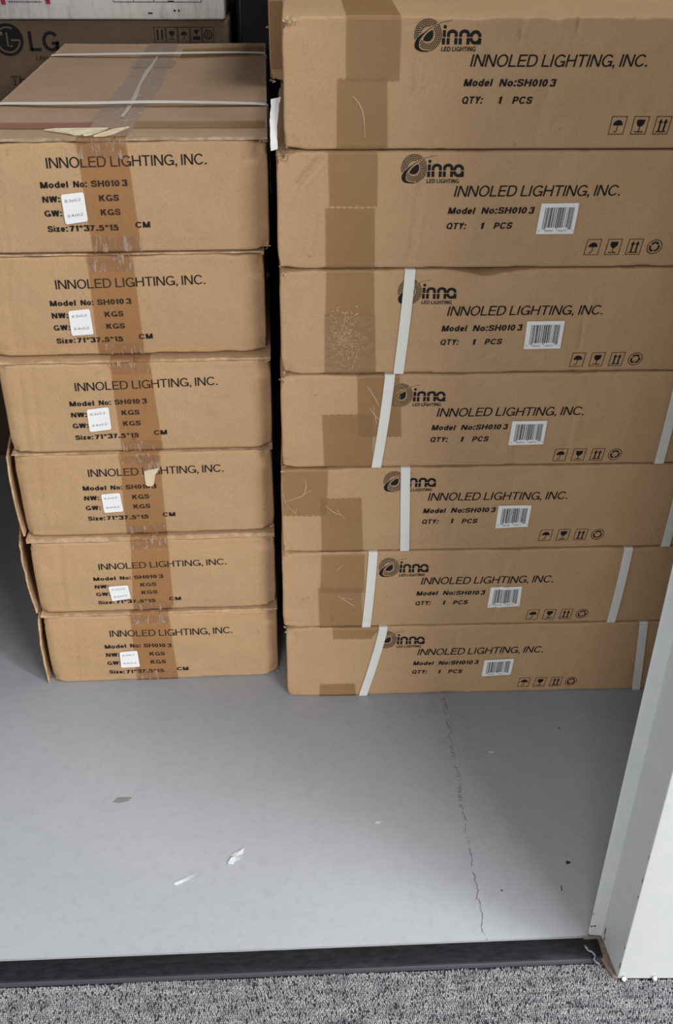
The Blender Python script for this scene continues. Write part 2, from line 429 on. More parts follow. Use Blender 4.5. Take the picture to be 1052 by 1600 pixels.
def brand_mark():
    """dotted round mark with swoosh, four-letter word and small line below; units as read off, then mm"""
    P = []
    cx, cy = 245, 240
    sw = [(265,432),(190,428),(135,410),(108,370),(118,310),(160,250),(220,195),(290,150),(360,115),(440,85),(548,66)]
    # smooth swoosh
    def cr(p, t):
        n = len(p)-1; f = t*n; i = min(int(f), n-1); f -= i
        g = lambda k: p[min(max(k, 0), n)]
        a, b, c, d = g(i-1), g(i), g(i+1), g(i+2)
        return tuple(0.5*(2*b[k]+(c[k]-a[k])*f+(2*a[k]-5*b[k]+4*c[k]-d[k])*f*f+(3*b[k]-a[k]-3*c[k]+d[k])*f**3) for k in (0, 1))
    pts = [cr(sw, i/40) for i in range(41)]
    wds = [4+48*math.exp(-((i/40-0.33)/0.17)**2) + 8*(1-i/40) for i in range(41)]
    P.append(stroke(pts, wds))
    for r in (108, 132, 156, 180):
        n = int(2*math.pi*r/24)
        for k in range(n):
            a = 2*math.pi*k/n
            x, y = cx+r*math.cos(a)*0.93, cy+r*math.sin(a)*1.03
            if min(math.hypot(x-p[0], y-p[1])-wd/2 for p, wd in zip(pts, wds)) < 14: continue
            s = 9.0
            c_, s_ = math.cos(a), math.sin(a)
            P.append(poly([(x+s*(c_*u-s_*v), y+s*(s_*u+c_*v)) for u, v in ((-1,-.8),(1,-.8),(1,.8),(-1,.8))]))
    P.append(poly([(182,292),(196,262),(222,228),(256,200),(300,178),(312,205),(315,240),(306,275),(286,302),(258,316),(222,314),(196,306)]))
    S = 40
    def vert(x, a, b): return [stroke([(x, a), (x, b)], S)]
    P.append(disc(458, 143, 22)); P += vert(452, 182, 262) + vert(446, 275, 352)
    for x0 in (505, 660):
        P.append(stroke([(x0+1, 262)] + arc(x0+50, 228, 49, 34, 180, 360, 16) + [(x0+99, 262)], S))
        P += vert(x0, 275, 352) + vert(x0+99, 275, 352)
    P.append(stroke(arc(852, 262, 56, 60, 180, 360, 18), S)); P.append(stroke(arc(852, 275, 56, 58, 180, 0, 18), S))
    P.append(poly([(885,325),(928,285),(925,352),(870,352)]))
    P = xf(P, lambda x, y: (149+(x-70)*0.0883, 125-(y-240)*0.0867))
    P += text('LED LIGHTING', 180, 219, 108.2, 4.8, 0.08, 18)
    return P
def icon_frame(x, z, s=17.5, h=20, lw=1.1):
    return [stroke([(x, z), (x+s, z), (x+s, z+h), (x, z+h)], lw, True)]
def icon_umbrella(x, z, s=17.5):
    k = s/17.5
    P = [poly([(x+3*k, z+10*k)] + arc(x+8.75*k, z+10*k, 5.8*k, 6*k, 180, 0, 12)[1:])]
    P.append(stroke([(x+8.9*k, z+10*k), (x+8.9*k, z+4*k)] + arc(x+7.3*k, z+4*k, 1.6*k, 1.6*k, 0, -170, 6), 0.9*k))
    return P
def icon_glass(x, z, s=17.5):
    k = s/17.5
    return [poly([(x+4*k, z+16.5*k), (x+4.2*k, z+12*k), (x+6.5*k, z+9*k), (x+8.75*k, z+8.4*k), (x+11*k, z+9*k), (x+13.3*k, z+12*k), (x+13.5*k, z+16.5*k)]),
            stroke([(x+8.75*k, z+8.6*k), (x+8.75*k, z+3*k)], 1.1*k), rect(x+3.8*k, x+13.7*k, z+2.2*k, z+3.3*k)]
def icon_arrows(x, z, s=17.5):
    k = s/17.5; P = [rect(x+2.8*k, x+14.7*k, z+2.2*k, z+3.4*k)]
    for c in (5.8, 11.7):
        P += [rect(x+(c-1)*k, x+(c+1)*k, z+3*k, z+13.5*k), poly([(x+(c-2.7)*k, z+12.8*k), (x+(c+2.7)*k, z+12.8*k), (x+c*k, z+17.6*k)])]
    return P
def icon_recycle(cx, cz, r=9.2):
    P = [stroke(arc(cx, cz, r, r, 0, 345, 23), 0.9, True)]
    for k in range(3):
        a = 90+120*k
        t = [(0.62*r*math.cos(math.radians(a+d))*(1.0 if abs(d) < 35 else 0.9), 0.62*r*math.sin(math.radians(a+d))*(1.0 if abs(d) < 35 else 0.9)) for d in (-52, -30, 0, 30)]
        P.append(stroke([(cx+p[0], cz+p[1]) for p in t], 2.3))
        q = (0.60*r*math.cos(math.radians(a+30)), 0.60*r*math.sin(math.radians(a+30)))
        e = math.radians(a+130)
        P.append(poly([(cx+q[0]-1.9*math.cos(math.radians(a+30)), cz+q[1]-1.9*math.sin(math.radians(a+30))),
                       (cx+q[0]+1.9*math.cos(math.radians(a+30)), cz+q[1]+1.9*math.sin(math.radians(a+30))),
                       (cx+q[0]+3.0*math.cos(e), cz+q[1]+3.0*math.sin(e))]))
    return P

def print_side():      # long face, heading base at z = 92
    P = brand_mark()
    P += text('INNOLED LIGHTING, INC.', 214, 417.5, 92, 13, 0.2, 12.5)
    B = 20
    for s, a, b in (('Model', 208, 240.5), ('No:SH010', 249, 304.5), ('3', 308, 313.5)): P += text(s, a, b, 71, 8, 0.2, B)
    for s, a, b in (('QTY:', 207, 231), ('1', 249, 253), ('PCS', 266, 288.5)): P += text(s, a, b, 52, 8, 0.2, B)
    ic = icon_frame(385, 17.5)+icon_umbrella(385, 17.5)+icon_frame(411.5, 17.5)+icon_glass(411.5, 17.5)+icon_frame(438, 17.5)+icon_arrows(438, 17.5)+icon_recycle(472, 27.5)
    P += xf(ic, lambda x, z: (x+(z-17.5)*0.12-0.8, z))
    return P
def print_end():       # short face, heading base at z = 109
    P = text('INNOLED LIGHTING, INC.', 101, 299, 109, 13, 0, 12)
    B = 20
    for s, a, b, z in (('Model', 90, 124.5, 85), ('No:', 131, 148, 85), ('SH010', 153, 188.5, 85), ('3', 192, 198, 85),
                       ('NW:', 90, 112, 67), ('KGS', 161, 186, 67), ('GW:', 90, 112, 49), ('KGS', 161, 186, 49),
                       ('Size:', 91, 116.5, 29), ('71*37.5*15', 119, 181, 29), ('CM', 203, 222, 31.5)):
        P += text(s, a, b, z, 7.8, 0, B)
    return P
UPC = {0:'0001101',1:'0011001',2:'0010011',3:'0111101',4:'0100011',5:'0110001',6:'0101111',7:'0111011',8:'0110111',9:'0001011'}
def barcode(x0, x1, z0, z1):
    left = ''.join(UPC[int(c)] for c in '058049'); right = ''.join(''.join('1' if k == '0' else '0' for k in UPC[int(c)]) for c in '006721')
    bits = '101'+left+'01010'+right+'101'
    P = []; k = (x1-x0)/95; i = 0
    while i < 95:
        if bits[i] == '1':
            j = i
            while j < 95 and bits[j] == '1': j += 1
            long_ = i < 10 or i >= 85 or 44 < i < 50
            P.append(rect(x0+i*k, x0+j*k, z0-(2.6 if long_ else 0), z1)); i = j
        else: i += 1
    return P

# ------------------------------------------------------------------ cartons
HB = 0.1459
def sstep(a, b, x):
    t = min(max((x-a)/(b-a), 0), 1); return t*t*(3-2*t)
class Carton:
    """local frame: x along the front, y back from the front, z up; metres, front-left-bottom corner at origin"""
    def __init__(s, w, d, h, seed, bulge=0.003, creases=(), crush=(0,0,0,0), sag=0.0, notch=None, corner=0.0):
        s.w, s.d, s.h, s.seed = w, d, h, seed
        s.bulge, s.creases, s.crush, s.sag, s.notch = bulge, creases, crush, sag, notch
        s.off = (w/2, d/2, 0); s.corner = corner
    def F(s, x, z):
        u = min(max(x/s.w, 0), 1); v = min(max(z/s.h, 0), 1)
        y = -s.bulge*(math.sin(math.pi*u)**0.6)*(math.sin(math.pi*v)**0.8) if 0 < u < 1 and 0 < v < 1 else 0
        y += 0.0017*noise.noise(Vector((x*11, z*13, s.seed*3.7)))*math.sin(math.pi*v)
        y += 0.0006*noise.noise(Vector((x*42, z*30, s.seed*5.1)))
        y += 0.0004*math.exp(-((z-s.h+0.011)/0.004)**2) + 0.0004*math.exp(-((z-0.011)/0.004)**2)
        if s.corner:
            y += s.corner*sstep(s.w-0.024, s.w, x)**1.5 + 0.4*s.corner*(1-sstep(0, 0.014, x))**1.5
        for c in s.creases:
            x0, z0, x1, z1, dep, wd = c[:6]
            wd *= 0.6
            if z0 == z1: continue
            t = (z-z0)/(z1-z0)
            xc = x0+(x1-x0)*min(max(t, 0), 1)
            m = sstep(-0.12, 0.1, t)*(1-sstep(0.75, 1.1, t))
            if len(c) > 6:   # a step in the face rather than a groove
                y += dep*m*sstep(-wd, wd, x-xc)*(1-sstep(0.05, 0.25, x-xc))
            else:
                y += 1.5*dep*m*(math.exp(-((x-xc)/wd)**2) - 0.45*math.exp(-((x-xc-2.2*wd)/(1.3*wd))**2))
        return y
    def post(s, q):
        x, y, z = q
        wf = 1-sstep(0.0, 0.03, y)
        if wf > 0: y += s.F(x, z)*wf
        if s.sag: z += s.T(x, y)*sstep(s.h-0.004, s.h, z)
        for k, (cx, cz) in enumerate(((0, 0), (s.w, 0), (0, s.h), (s.w, s.h))):
            st = s.crush[k]
            if st:
                dd = math.hypot(x-cx, math.hypot(z-cz, y*0.8))
                if dd < 0.028:
                    a = (1-dd/0.028)**1.5*st*1.3
                    nz = noise.noise_vector(Vector((x*160, y*160+s.seed, z*160)))
                    x += a*((0.5 if cx == 0 else -0.5)+nz.x*0.9); y += a*(0.5+nz.y*0.9); z += a*((0.55 if cz == 0 else -0.55)+(nz.z*0.6 if cz == 0 else -abs(nz.z)*0.6))
        ed = (1-sstep(0, 0.02, y))          # slightly bitten, wavy upper and lower front edge
        if ed > 0:
            n1 = max(0, noise.noise(Vector((x*16, 1.7, s.seed)))+0.5*noise.noise(Vector((x*60, 0.4, s.seed))))
            n2 = max(0, noise.noise(Vector((x*14, 4.7, s.seed)))+0.5*noise.noise(Vector((x*55, 2.4, s.seed))))
            z -= 0.0032*n1*ed*sstep(s.h-0.012, s.h, z)
            z += 0.0024*n2*ed*(1-sstep(0, 0.010, z))
        if s.notch:      # pressed-in dent in the top front edge
            nx, nw, nd_ = s.notch
            g = math.exp(-((x-nx)/nw)**2)
            t = sstep(s.h-0.035, s.h, z)*(1-sstep(0, 0.06, y))
            z -= nd_*g*t; y += nd_*0.35*g*t
        x += 0.0012*noise.noise(Vector((y*9, z*14, s.seed*2.2)))*(1 if (x < 0.004 or x > s.w-0.004) else 0)
        return (x, y, z)
    def T(s, x, y):
        u, v = x/s.w, y/s.d
        t = -s.sag*(0.55*noise.noise(Vector((x*7, y*5, s.seed)))+0.45*math.sin(math.pi*min(max(u,0),1)))
        return t*sstep(0.0, 0.05, y)
    def body(s, parent, prints=(), mat=M_CARD, r=0.0035, sx=0.0032, sy=0.03, sz=0.0045, bits=(), tears=()):
        mb = MB(); shell(mb, s.w, s.d, s.h, r, sx, sy, sz, s.post)
        for pr in prints:
            for v, f in pr: mb.add([(x, s.F(x, z)-0.0008, z) for x, z in v], f, 1)
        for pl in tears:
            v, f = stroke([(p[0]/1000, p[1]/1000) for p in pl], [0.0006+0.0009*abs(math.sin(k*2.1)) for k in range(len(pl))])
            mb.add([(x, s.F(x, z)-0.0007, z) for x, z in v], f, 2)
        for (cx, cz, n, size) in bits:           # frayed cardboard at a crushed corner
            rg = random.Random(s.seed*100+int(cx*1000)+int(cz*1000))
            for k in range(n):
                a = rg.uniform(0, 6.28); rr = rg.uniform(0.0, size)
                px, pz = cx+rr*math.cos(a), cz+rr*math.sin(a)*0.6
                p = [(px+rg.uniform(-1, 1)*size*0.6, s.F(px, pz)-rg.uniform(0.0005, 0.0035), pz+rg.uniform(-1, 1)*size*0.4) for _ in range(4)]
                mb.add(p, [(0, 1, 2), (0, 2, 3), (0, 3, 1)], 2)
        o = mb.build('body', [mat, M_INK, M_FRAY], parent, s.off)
        smooth_angle(o, 45)
        return o
    def tape(s, parent, rows, mat, name='tape', wrap_top=0, wrap_bottom=0, top_h=None, lift=0.0, jag=(0, 0), seed=0, eps=0.0015, scratch=()):
        """rows: (x_left, x_right, z) from the upper end down the front"""
        N = 16; mb = MB(); R = []
        th = (top_h if top_h is not None else s.h)
        rg = random.Random(seed+s.seed)
        z0 = rows[0][2]
        if wrap_top:
            for y in lin(wrap_top, 0.004, 0.02):
                R.append([(rows[0][0]+(rows[0][1]-rows[0][0])*i/N, y, th+0.0004) for i in range(N+1)])
        rr = []
        for (a, b) in zip(rows[:-1], rows[1:]):
            n = max(2, int(abs(a[2]-b[2])/0.005))
            rr += [tuple(a[k]+(b[k]-a[k])*i/n for k in range(3)) for i in range(n)]
        rr.append(rows[-1])
        for q, (xl, xr, z) in enumerate(rr):
            row = []
            for i in range(N+1):
                x = xl+(xr-xl)*i/N
                zz = z
                if (q == 0 and jag[0]) or (q == len(rr)-1 and jag[1]): zz += (0.0008 if i % 2 else -0.0008)
                y = s.F(x, z)-eps-lift*sstep(th-0.02, th-0.004, z)
                row.append((x, y, zz))
            R.append(row)
        if wrap_bottom:
            for y in lin(0.004, wrap_bottom, 0.02):
                R.append([(rr[-1][0]+(rr[-1][1]-rr[-1][0])*i/N, y, 0.0004) for i in range(N+1)])
        vs = [p for row in R for p in row]
        fs = [(q*(N+1)+i, (q+1)*(N+1)+i, (q+1)*(N+1)+i+1, q*(N+1)+i+1) for q in range(len(R)-1) for i in range(N)]
        mb.add(vs, fs)
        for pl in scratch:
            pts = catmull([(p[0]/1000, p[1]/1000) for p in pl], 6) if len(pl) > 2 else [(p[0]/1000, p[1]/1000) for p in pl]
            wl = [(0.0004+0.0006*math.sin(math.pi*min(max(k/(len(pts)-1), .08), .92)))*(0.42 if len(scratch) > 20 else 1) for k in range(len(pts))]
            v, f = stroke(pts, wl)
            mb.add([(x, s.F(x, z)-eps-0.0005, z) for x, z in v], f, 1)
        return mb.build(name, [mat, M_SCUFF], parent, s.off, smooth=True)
    def patch(s, parent, name, prints, mats, quad4, lift, rnd=0.12):
        """a flat sticker: quad4 corner points (bl, br, tr, tl) in metres on the front; prints in its own mm frame mapped bilinearly"""
        mb = MB()
        bl, br, tr, tl = quad4
        def P(u, v, e):
            x = (bl[0]*(1-u)+br[0]*u)*(1-v)+(tl[0]*(1-u)+tr[0]*u)*v
            z = (bl[1]*(1-u)+br[1]*u)*(1-v)+(tl[1]*(1-u)+tr[1]*u)*v
            return (x, s.F(x, z)-lift-e, z)
        n = 24
        vs = []; rc = 0.035*rnd
        for j in range(n+1):
            for i in range(n+1):
                u, v = i/n, j/n
                if (i in (0, n)) and (j in (0, n)): u = rc if i == 0 else 1-rc; v = rc if j == 0 else 1-rc
                vs.append(P(u, v, 0))
        fs = [(j*(n+1)+i, j*(n+1)+i+1, (j+1)*(n+1)+i+1, (j+1)*(n+1)+i) for j in range(n) for i in range(n)]
        mb.add(vs, fs, 0)
        for pr, (pw, ph), mi in prints:
            for v, f in pr: mb.add([P(x/pw, z/ph, 0.0005) for x, z in v], f, mi)
        return mb.build(name, mats, parent, s.off)
    def strap(s, parent, xt, xb, wd=0.0135, lift=0.0022):
        """band around the carton across its length: down the front (slanting), under, up the back, over the top"""
        mb = MB(); t = 0.0006; path = []
        for i in range(25):
            v = i/24; z = s.h-0.001-v*(s.h-0.002)
            x = xt+(xb-xt)*(v**1.15)
            xx = x+wd/2
            path.append((x, min(s.F(x, z), s.F(x+wd, z), s.F(xx, z))-lift, z, 0, -1))
        path.append((xb, -0.0006, -0.0003, 0, -0.7))
        for y in (0.01, s.d*0.5, s.d-0.01): path.append((xb, y, -0.0001, -1, 0))
        for z in (0.002, s.h*0.5, s.h-0.002): path.append((xt+(xb-xt)*(1-z/s.h), s.d+0.0015, z, 0, 1))
        for y in (s.d-0.01, s.d*0.5, 0.01): path.append((xt, y, s.h+0.0001, 1, 0))
        path.append((xt, -0.0006, s.h+0.0002, 0.7, -0.7))
        n = len(path); vs = []
        for (x, y, z, nz, ny) in path:
            vs += [(x, y, z), (x+wd, y, z), (x+wd, y+ny*t, z+nz*t), (x, y+ny*t, z+nz*t)]
        fs = []
        for k in range(n):
            a, b = 4*k, 4*((k+1) % n)
            for j in range(4):
                fs.append((a+j, b+j, b+(j+1) % 4, a+(j+1) % 4))
        mb.add(vs, fs)
        return mb.build('strap', M_STRAP, parent, s.off)

PRINT_SIDE = print_side()
PRINT_END = print_end()
mm = lambda ps: xf(ps, lambda x, z: (x/1000, z/1000))

# ---- right stack: long sides towards the doorway
XR = [-0.0277, -0.0309, -0.0289, -0.0263, -0.0236, -0.0240, -0.0136]
YR = 1.2511
R_SPEC = {
 6: dict(dx=-1, base=92, lab=None, tapes=[((72,133,145),(72,133,77)), ((62,119,80),(62,122,1))], straps=[], top_tape=True,
         label='brown carton at the top of the right stack, no barcode sticker on it', creases=[(.150,.06,.155,.146,.0016,.004), (.268,.118,.271,.146,.0018,.003), (.333,.125,.333,.146,.0014,.003), (.30,.02,.31,.10,.0007,.01)], crush=(.004,0,.006,0), bulge=.002),
 5: dict(dx=0.5, base=91.5, lab=[(320,45),(367,45),(369.5,83.5),(323,83)], tapes=[((62,121,146),(64,122,80)), ((59,119,78),(60,121,1))], straps=[],
         label='brown carton second from the top of the right stack, barcode sticker and no strap', creases=[(.166,.02,.176,.146,.0016,.005), (.02,.10,.055,.14,.0030,.006), (.045,.04,.045,.12,.0007,.004)], crush=(.003,0,.009,0), bulge=.004),
 4: dict(dx=2, base=83, lab=[(321,36),(370,36),(371.5,75),(322,74.5)], tapes=[((60,120,146),(58.5,122,84)), ((58,122.5,86),(58,126,1))], straps=[(159,149.5),(566,558)], crinkle=1,
         label='brown carton third from top of the right stack, crinkled shiny tape on its front', creases=[(.203,-.01,.204,.07,-.0022,.0012,1), (.395,.02,.40,.13,.0010,.003)], crush=(.004,0,.004,0), bulge=.003, notch=(.262,.028,.0085)),
 3: dict(dx=0, base=81.5, lab=[(318,35.5),(367,36),(368.5,74),(320,73.5)], tapes=[((104,161,144),(107,167,51)), ((57,126,86),(60,128,2))], straps=[(141,126.5),(536,531.5)],
         label='brown carton fourth from the top of the right stack, wide tape beside its left strap', creases=[(.198,.08,.200,.146,.0010,.003), (.40,.02,.41,.12,.0007,.006)], crush=(.004,0,.005,0), bulge=.003),
 2: dict(dx=-2, base=89.5, lab=[(315,40.5),(363,42),(364.5,80.5),(316.5,80)], tapes=[((2,68,144),(2,65,66)), ((57,116,96),(59,120,1))], straps=[(171,175.5),(572,570)],
         label='brown carton third from the bottom of the right stack, strap across its round printed mark', creases=[(.198,.01,.196,.055,.0012,.003), (.25,.02,.255,.12,.0006,.006)], crush=(.003,0,.005,0), bulge=.003),
 1: dict(dx=-2.5, base=83.5, lab=[(318,36.5),(368.5,38),(368.5,77),(320,77)], tapes=[((60,125,140),(58,125,70)), ((55,121,80),(57,124,1))], straps=[(130.5,123),(517,511.5)],
         label='brown carton second from the bottom of the right stack, straps near both ends', creases=[(.33,.02,.34,.13,.0006,.006)], crush=(.003,0,.004,0), bulge=.003),
 0: dict(dx=-4, base=86.5, lab=[(318,38.5),(365.5,41),(368,75),(320,74)], tapes=[((74,150,143),(75,135,122)), ((54,111,27),(53,113,1))], straps=[(147,117.5),(562,573)],
         label='brown carton at the bottom of the right stack, standing on the grey floor', creases=[(.27,.09,.272,.14,.0007,.004)], crush=(.003,0,.004,0), bulge=.002),
}
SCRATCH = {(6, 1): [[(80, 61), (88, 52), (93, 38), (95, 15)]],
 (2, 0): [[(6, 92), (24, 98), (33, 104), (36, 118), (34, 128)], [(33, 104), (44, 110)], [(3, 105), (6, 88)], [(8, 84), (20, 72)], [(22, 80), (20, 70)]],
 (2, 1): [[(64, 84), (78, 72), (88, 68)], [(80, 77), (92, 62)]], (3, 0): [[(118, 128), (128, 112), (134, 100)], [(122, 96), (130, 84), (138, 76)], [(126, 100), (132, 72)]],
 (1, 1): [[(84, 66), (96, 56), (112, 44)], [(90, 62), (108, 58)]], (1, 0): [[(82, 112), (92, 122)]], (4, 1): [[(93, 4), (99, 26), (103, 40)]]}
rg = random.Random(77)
for k in range(300):                     # painted sparkle: pale strokes in place of glints on the crinkled tape
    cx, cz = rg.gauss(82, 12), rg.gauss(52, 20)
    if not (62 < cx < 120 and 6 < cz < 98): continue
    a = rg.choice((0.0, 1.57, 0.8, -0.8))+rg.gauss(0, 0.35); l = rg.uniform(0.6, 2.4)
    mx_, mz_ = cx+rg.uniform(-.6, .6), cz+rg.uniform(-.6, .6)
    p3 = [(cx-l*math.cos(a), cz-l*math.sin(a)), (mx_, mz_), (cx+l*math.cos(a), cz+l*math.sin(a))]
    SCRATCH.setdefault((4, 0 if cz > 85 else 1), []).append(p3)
for i in range(7):
    sp = R_SPEC[i]
    h = HB-0.0018
    c = Carton(0.71, 0.372, h, 11+i, sp['bulge'], sp['creases'], sp['crush'], 0.002 if i == 6 else 0, sp.get('notch'))
    root = thing('carton', sp['label'], 'box', (XR[i]+0.355, YR+0.186, i*HB), 0, 'cartons in the right stack')
    dz = sp['base']-92
    bits = [(0.004, h-0.003, 6, 0.0045), (0.003, 0.004, 3, 0.003)]
    if i == 6: bits.append((0.010, h-0.004, 5, 0.007))
    tears = {4: [[(203.5,56),(205,48),(202.5,40),(206,33),(204,25),(207,16),(205.5,8),(207,2)]], 5: [[(8,143),(20,141),(34,143.5),(48,140)]], 6: [[(20,9),(34,4),(48,3)]]}.get(i, [])
    c.body(root, [mm(xf(PRINT_SIDE, lambda x, z: (x+sp['dx'], z+dz)))], bits=bits)
    for k, t in enumerate(sp['tapes']):
        rows = [tuple(q/1000 for q in r) for r in t]
        crk = sp.get('crinkle') is not None and k == sp['crinkle']
        o = c.tape(root, rows, M_TAPE_CR if crk else M_TAPE_R, wrap_top=(0.36 if i == 6 else 0.05) if k == 0 else 0, wrap_bottom=0.04 if k == 1 else 0,
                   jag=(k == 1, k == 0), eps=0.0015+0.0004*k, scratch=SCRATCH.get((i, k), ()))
        if crk: o['label'] = 'shiny crinkled tape'
    for xt, xb in sp['straps']:
        c.strap(root, xt/1000, xb/1000)
    if sp['lab']:
        bl, br, tr, tl = [tuple(q/1000 for q in p) for p in sp['lab']]
        P = barcode(6, 43, 8.5, 34)
        P += text('0', 2.2, 3.8, 3.2, 2.6) + text('58049', 10, 20.5, 3.2, 2.6) + text('00672', 27, 37.5, 3.2, 2.6) + text('1', 45, 46, 3.2, 2.6)
        c.patch(root, 'barcode_sticker', [(P, (48, 39), 1)], [M_PAPER, M_INK], (bl, br, tr, tl), 0.0018)
    if i == 6:   # torn white paper hanging off the left end
        mb = MB(); n = 14; vs = []
        for k in range(n+1):
            t = k/n
            z = 0.053-t*0.058
            cx = -0.0085-0.0025*math.sin(t*2.6)-0.002*t
            wv = 0.0056*(1-0.25*t)+0.0012*noise.noise(Vector((t*9, 1.3, 0)))
            y = 0.020+0.004*math.sin(t*5)
            for dy in (0, 0.0006):
                vs += [(cx-wv+0.001*noise.noise(Vector((t*14, 0, 2))), y+dy, z), (cx+wv*0.9, y+0.002+dy, z+0.002)]
        fs = []
        for k in range(n):
            a, b = 4*k, 4*k+4
            fs += [(a, b, b+1, a+1), (a+2, a+3, b+3, b+2), (a, a+2, b+2, b), (a+1, b+1, b+3, a+3)]
        fs += [(0, 1, 3, 2), (4*n, 4*n+2, 4*n+3, 4*n+1)]
        mb.add(vs, fs)
        o = mb.build('paper_tear', M_PAPER, root, c.off); o['label'] = 'torn white paper sticking out at the left end'

# ---- left stack: short ends towards the doorway
TH = 0.0241
XL = [-0.0428, -0.0434, -0.0421, -0.0405, -0.0452, -0.0360]
YL = [1.3143+q for q in (-0.0098, -0.0065, -0.0025, -0.0019, 0.0111, 0.0097)]
W, D = 0.375, 0.71
L_SPEC = {
 5: dict(dx=0, base=109, rise=3, zs=1.0, stick=[(115,39),(144,43),(143,80),(114,77)], tape=((141,202,146),(145,208,1)), lip=4,
         label='brown carton at the top of the left stack, two white straps across its lid'),
 4: dict(dx=-2.5, base=97, rise=4, zs=.97, stick=[(111,31),(141,33),(140,70),(111,67)], tape=((145,204,146),(144,207,1)), lip=3.5,
         label='brown carton second from the top of the left stack, directly below the strapped one'),
 3: dict(dx=2, base=99, rise=5, zs=.97, stick=[(115,35),(146,38),(146,74),(115,71)], tape=((155,210,146),(157,216,1)), lip=5,
         label='brown carton third from the top of the left stack, level with the crinkled tape'),
 2: dict(dx=4.5, base=105, rise=3, zs=.96, stick=[(121,43),(150,45),(148,78),(120,76)], tape=((154,212,146),(150,211,1)), lip=2.5, flare=(.003,.006),
         label='brown carton fourth from top of the left stack, torn paper over its heading'),
 1: dict(dx=1.5, base=85, rise=3, zs=.86, stick=[(116,23),(146,28),(144,55),(113,53)], tape=((157,213,146),(147,212,1)), lip=9, flare=(.004,.010),
         label='brown carton second from the bottom of the left stack, thick flap edge along its top'),
 0: dict(dx=3.5, base=97.5, rise=-1, zs=1.0, stick=[(115,32),(146,33),(145,68),(116,66)], tape=((141,202,146),(138,207,1)), lip=5, flare=(.006,.003),
         label='brown carton at the bottom of the left stack, standing on the grey floor'),
}
def flap_edges(c, root, lip, mat):
    """the two lid flaps meet along the middle; wavy, slightly overhanging front edge"""
    for side in (0, 1):
        xa, xb = (-0.001, c.w/2-0.0004) if side == 0 else (c.w/2+0.0004, c.w+0.001)
        X = lin(xa, xb, 0.006); Y = [None]+lin(0.008, c.d, 0.03)
        z0 = c.h+0.0012; z1 = c.h+lip-0.0004
        mb = MB(); vs = []
        for zi, z in enumerate((z0, z1)):
            for x in X:
                fe = -0.0002-c.bulge*0.2+0.0024*noise.noise(Vector((x*30, side*3.1+c.seed, zi*0.4)))+0.0008*noise.noise(Vector((x*140, side+c.seed, zi)))
                for y in Y:
                    yy = fe if y is None else y
                    dz = 0
                    if zi == 1 and c.sag: dz = c.T(x, yy)
                    elif zi == 0 and c.sag: dz = -0.001
                    wv = 0.0009*noise.noise(Vector((x*40, 5+c.seed, zi)))*(1 if y is None else 0) if zi == 0 else -abs(0.001*noise.noise(Vector((x*30, 8+c.seed, 1))))*(1 if y is None else 0)
                    vs.append((x, yy, z+dz+wv))
        nx, ny = len(X), len(Y)
        I = lambda zi, i, j: zi*nx*ny+i*ny+j
        fs = []
        for i in range(nx-1):
            for j in range(ny-1):
                fs += [(I(1,i,j), I(1,i+1,j), I(1,i+1,j+1), I(1,i,j+1)), (I(0,i,j), I(0,i,j+1), I(0,i+1,j+1), I(0,i+1,j))]
            fs += [(I(0,i,0), I(0,i+1,0), I(1,i+1,0), I(1,i,0)), (I(0,i,ny-1), I(1,i,ny-1), I(1,i+1,ny-1), I(0,i+1,ny-1))]
        for j in range(ny-1):
            fs += [(I(0,0,j), I(1,0,j), I(1,0,j+1), I(0,0,j+1)), (I(0,nx-1,j), I(0,nx-1,j+1), I(1,nx-1,j+1), I(1,nx-1,j))]
        mb.add(vs, fs)
        smooth_angle(mb.build('flap', mat, root, c.off), 40)

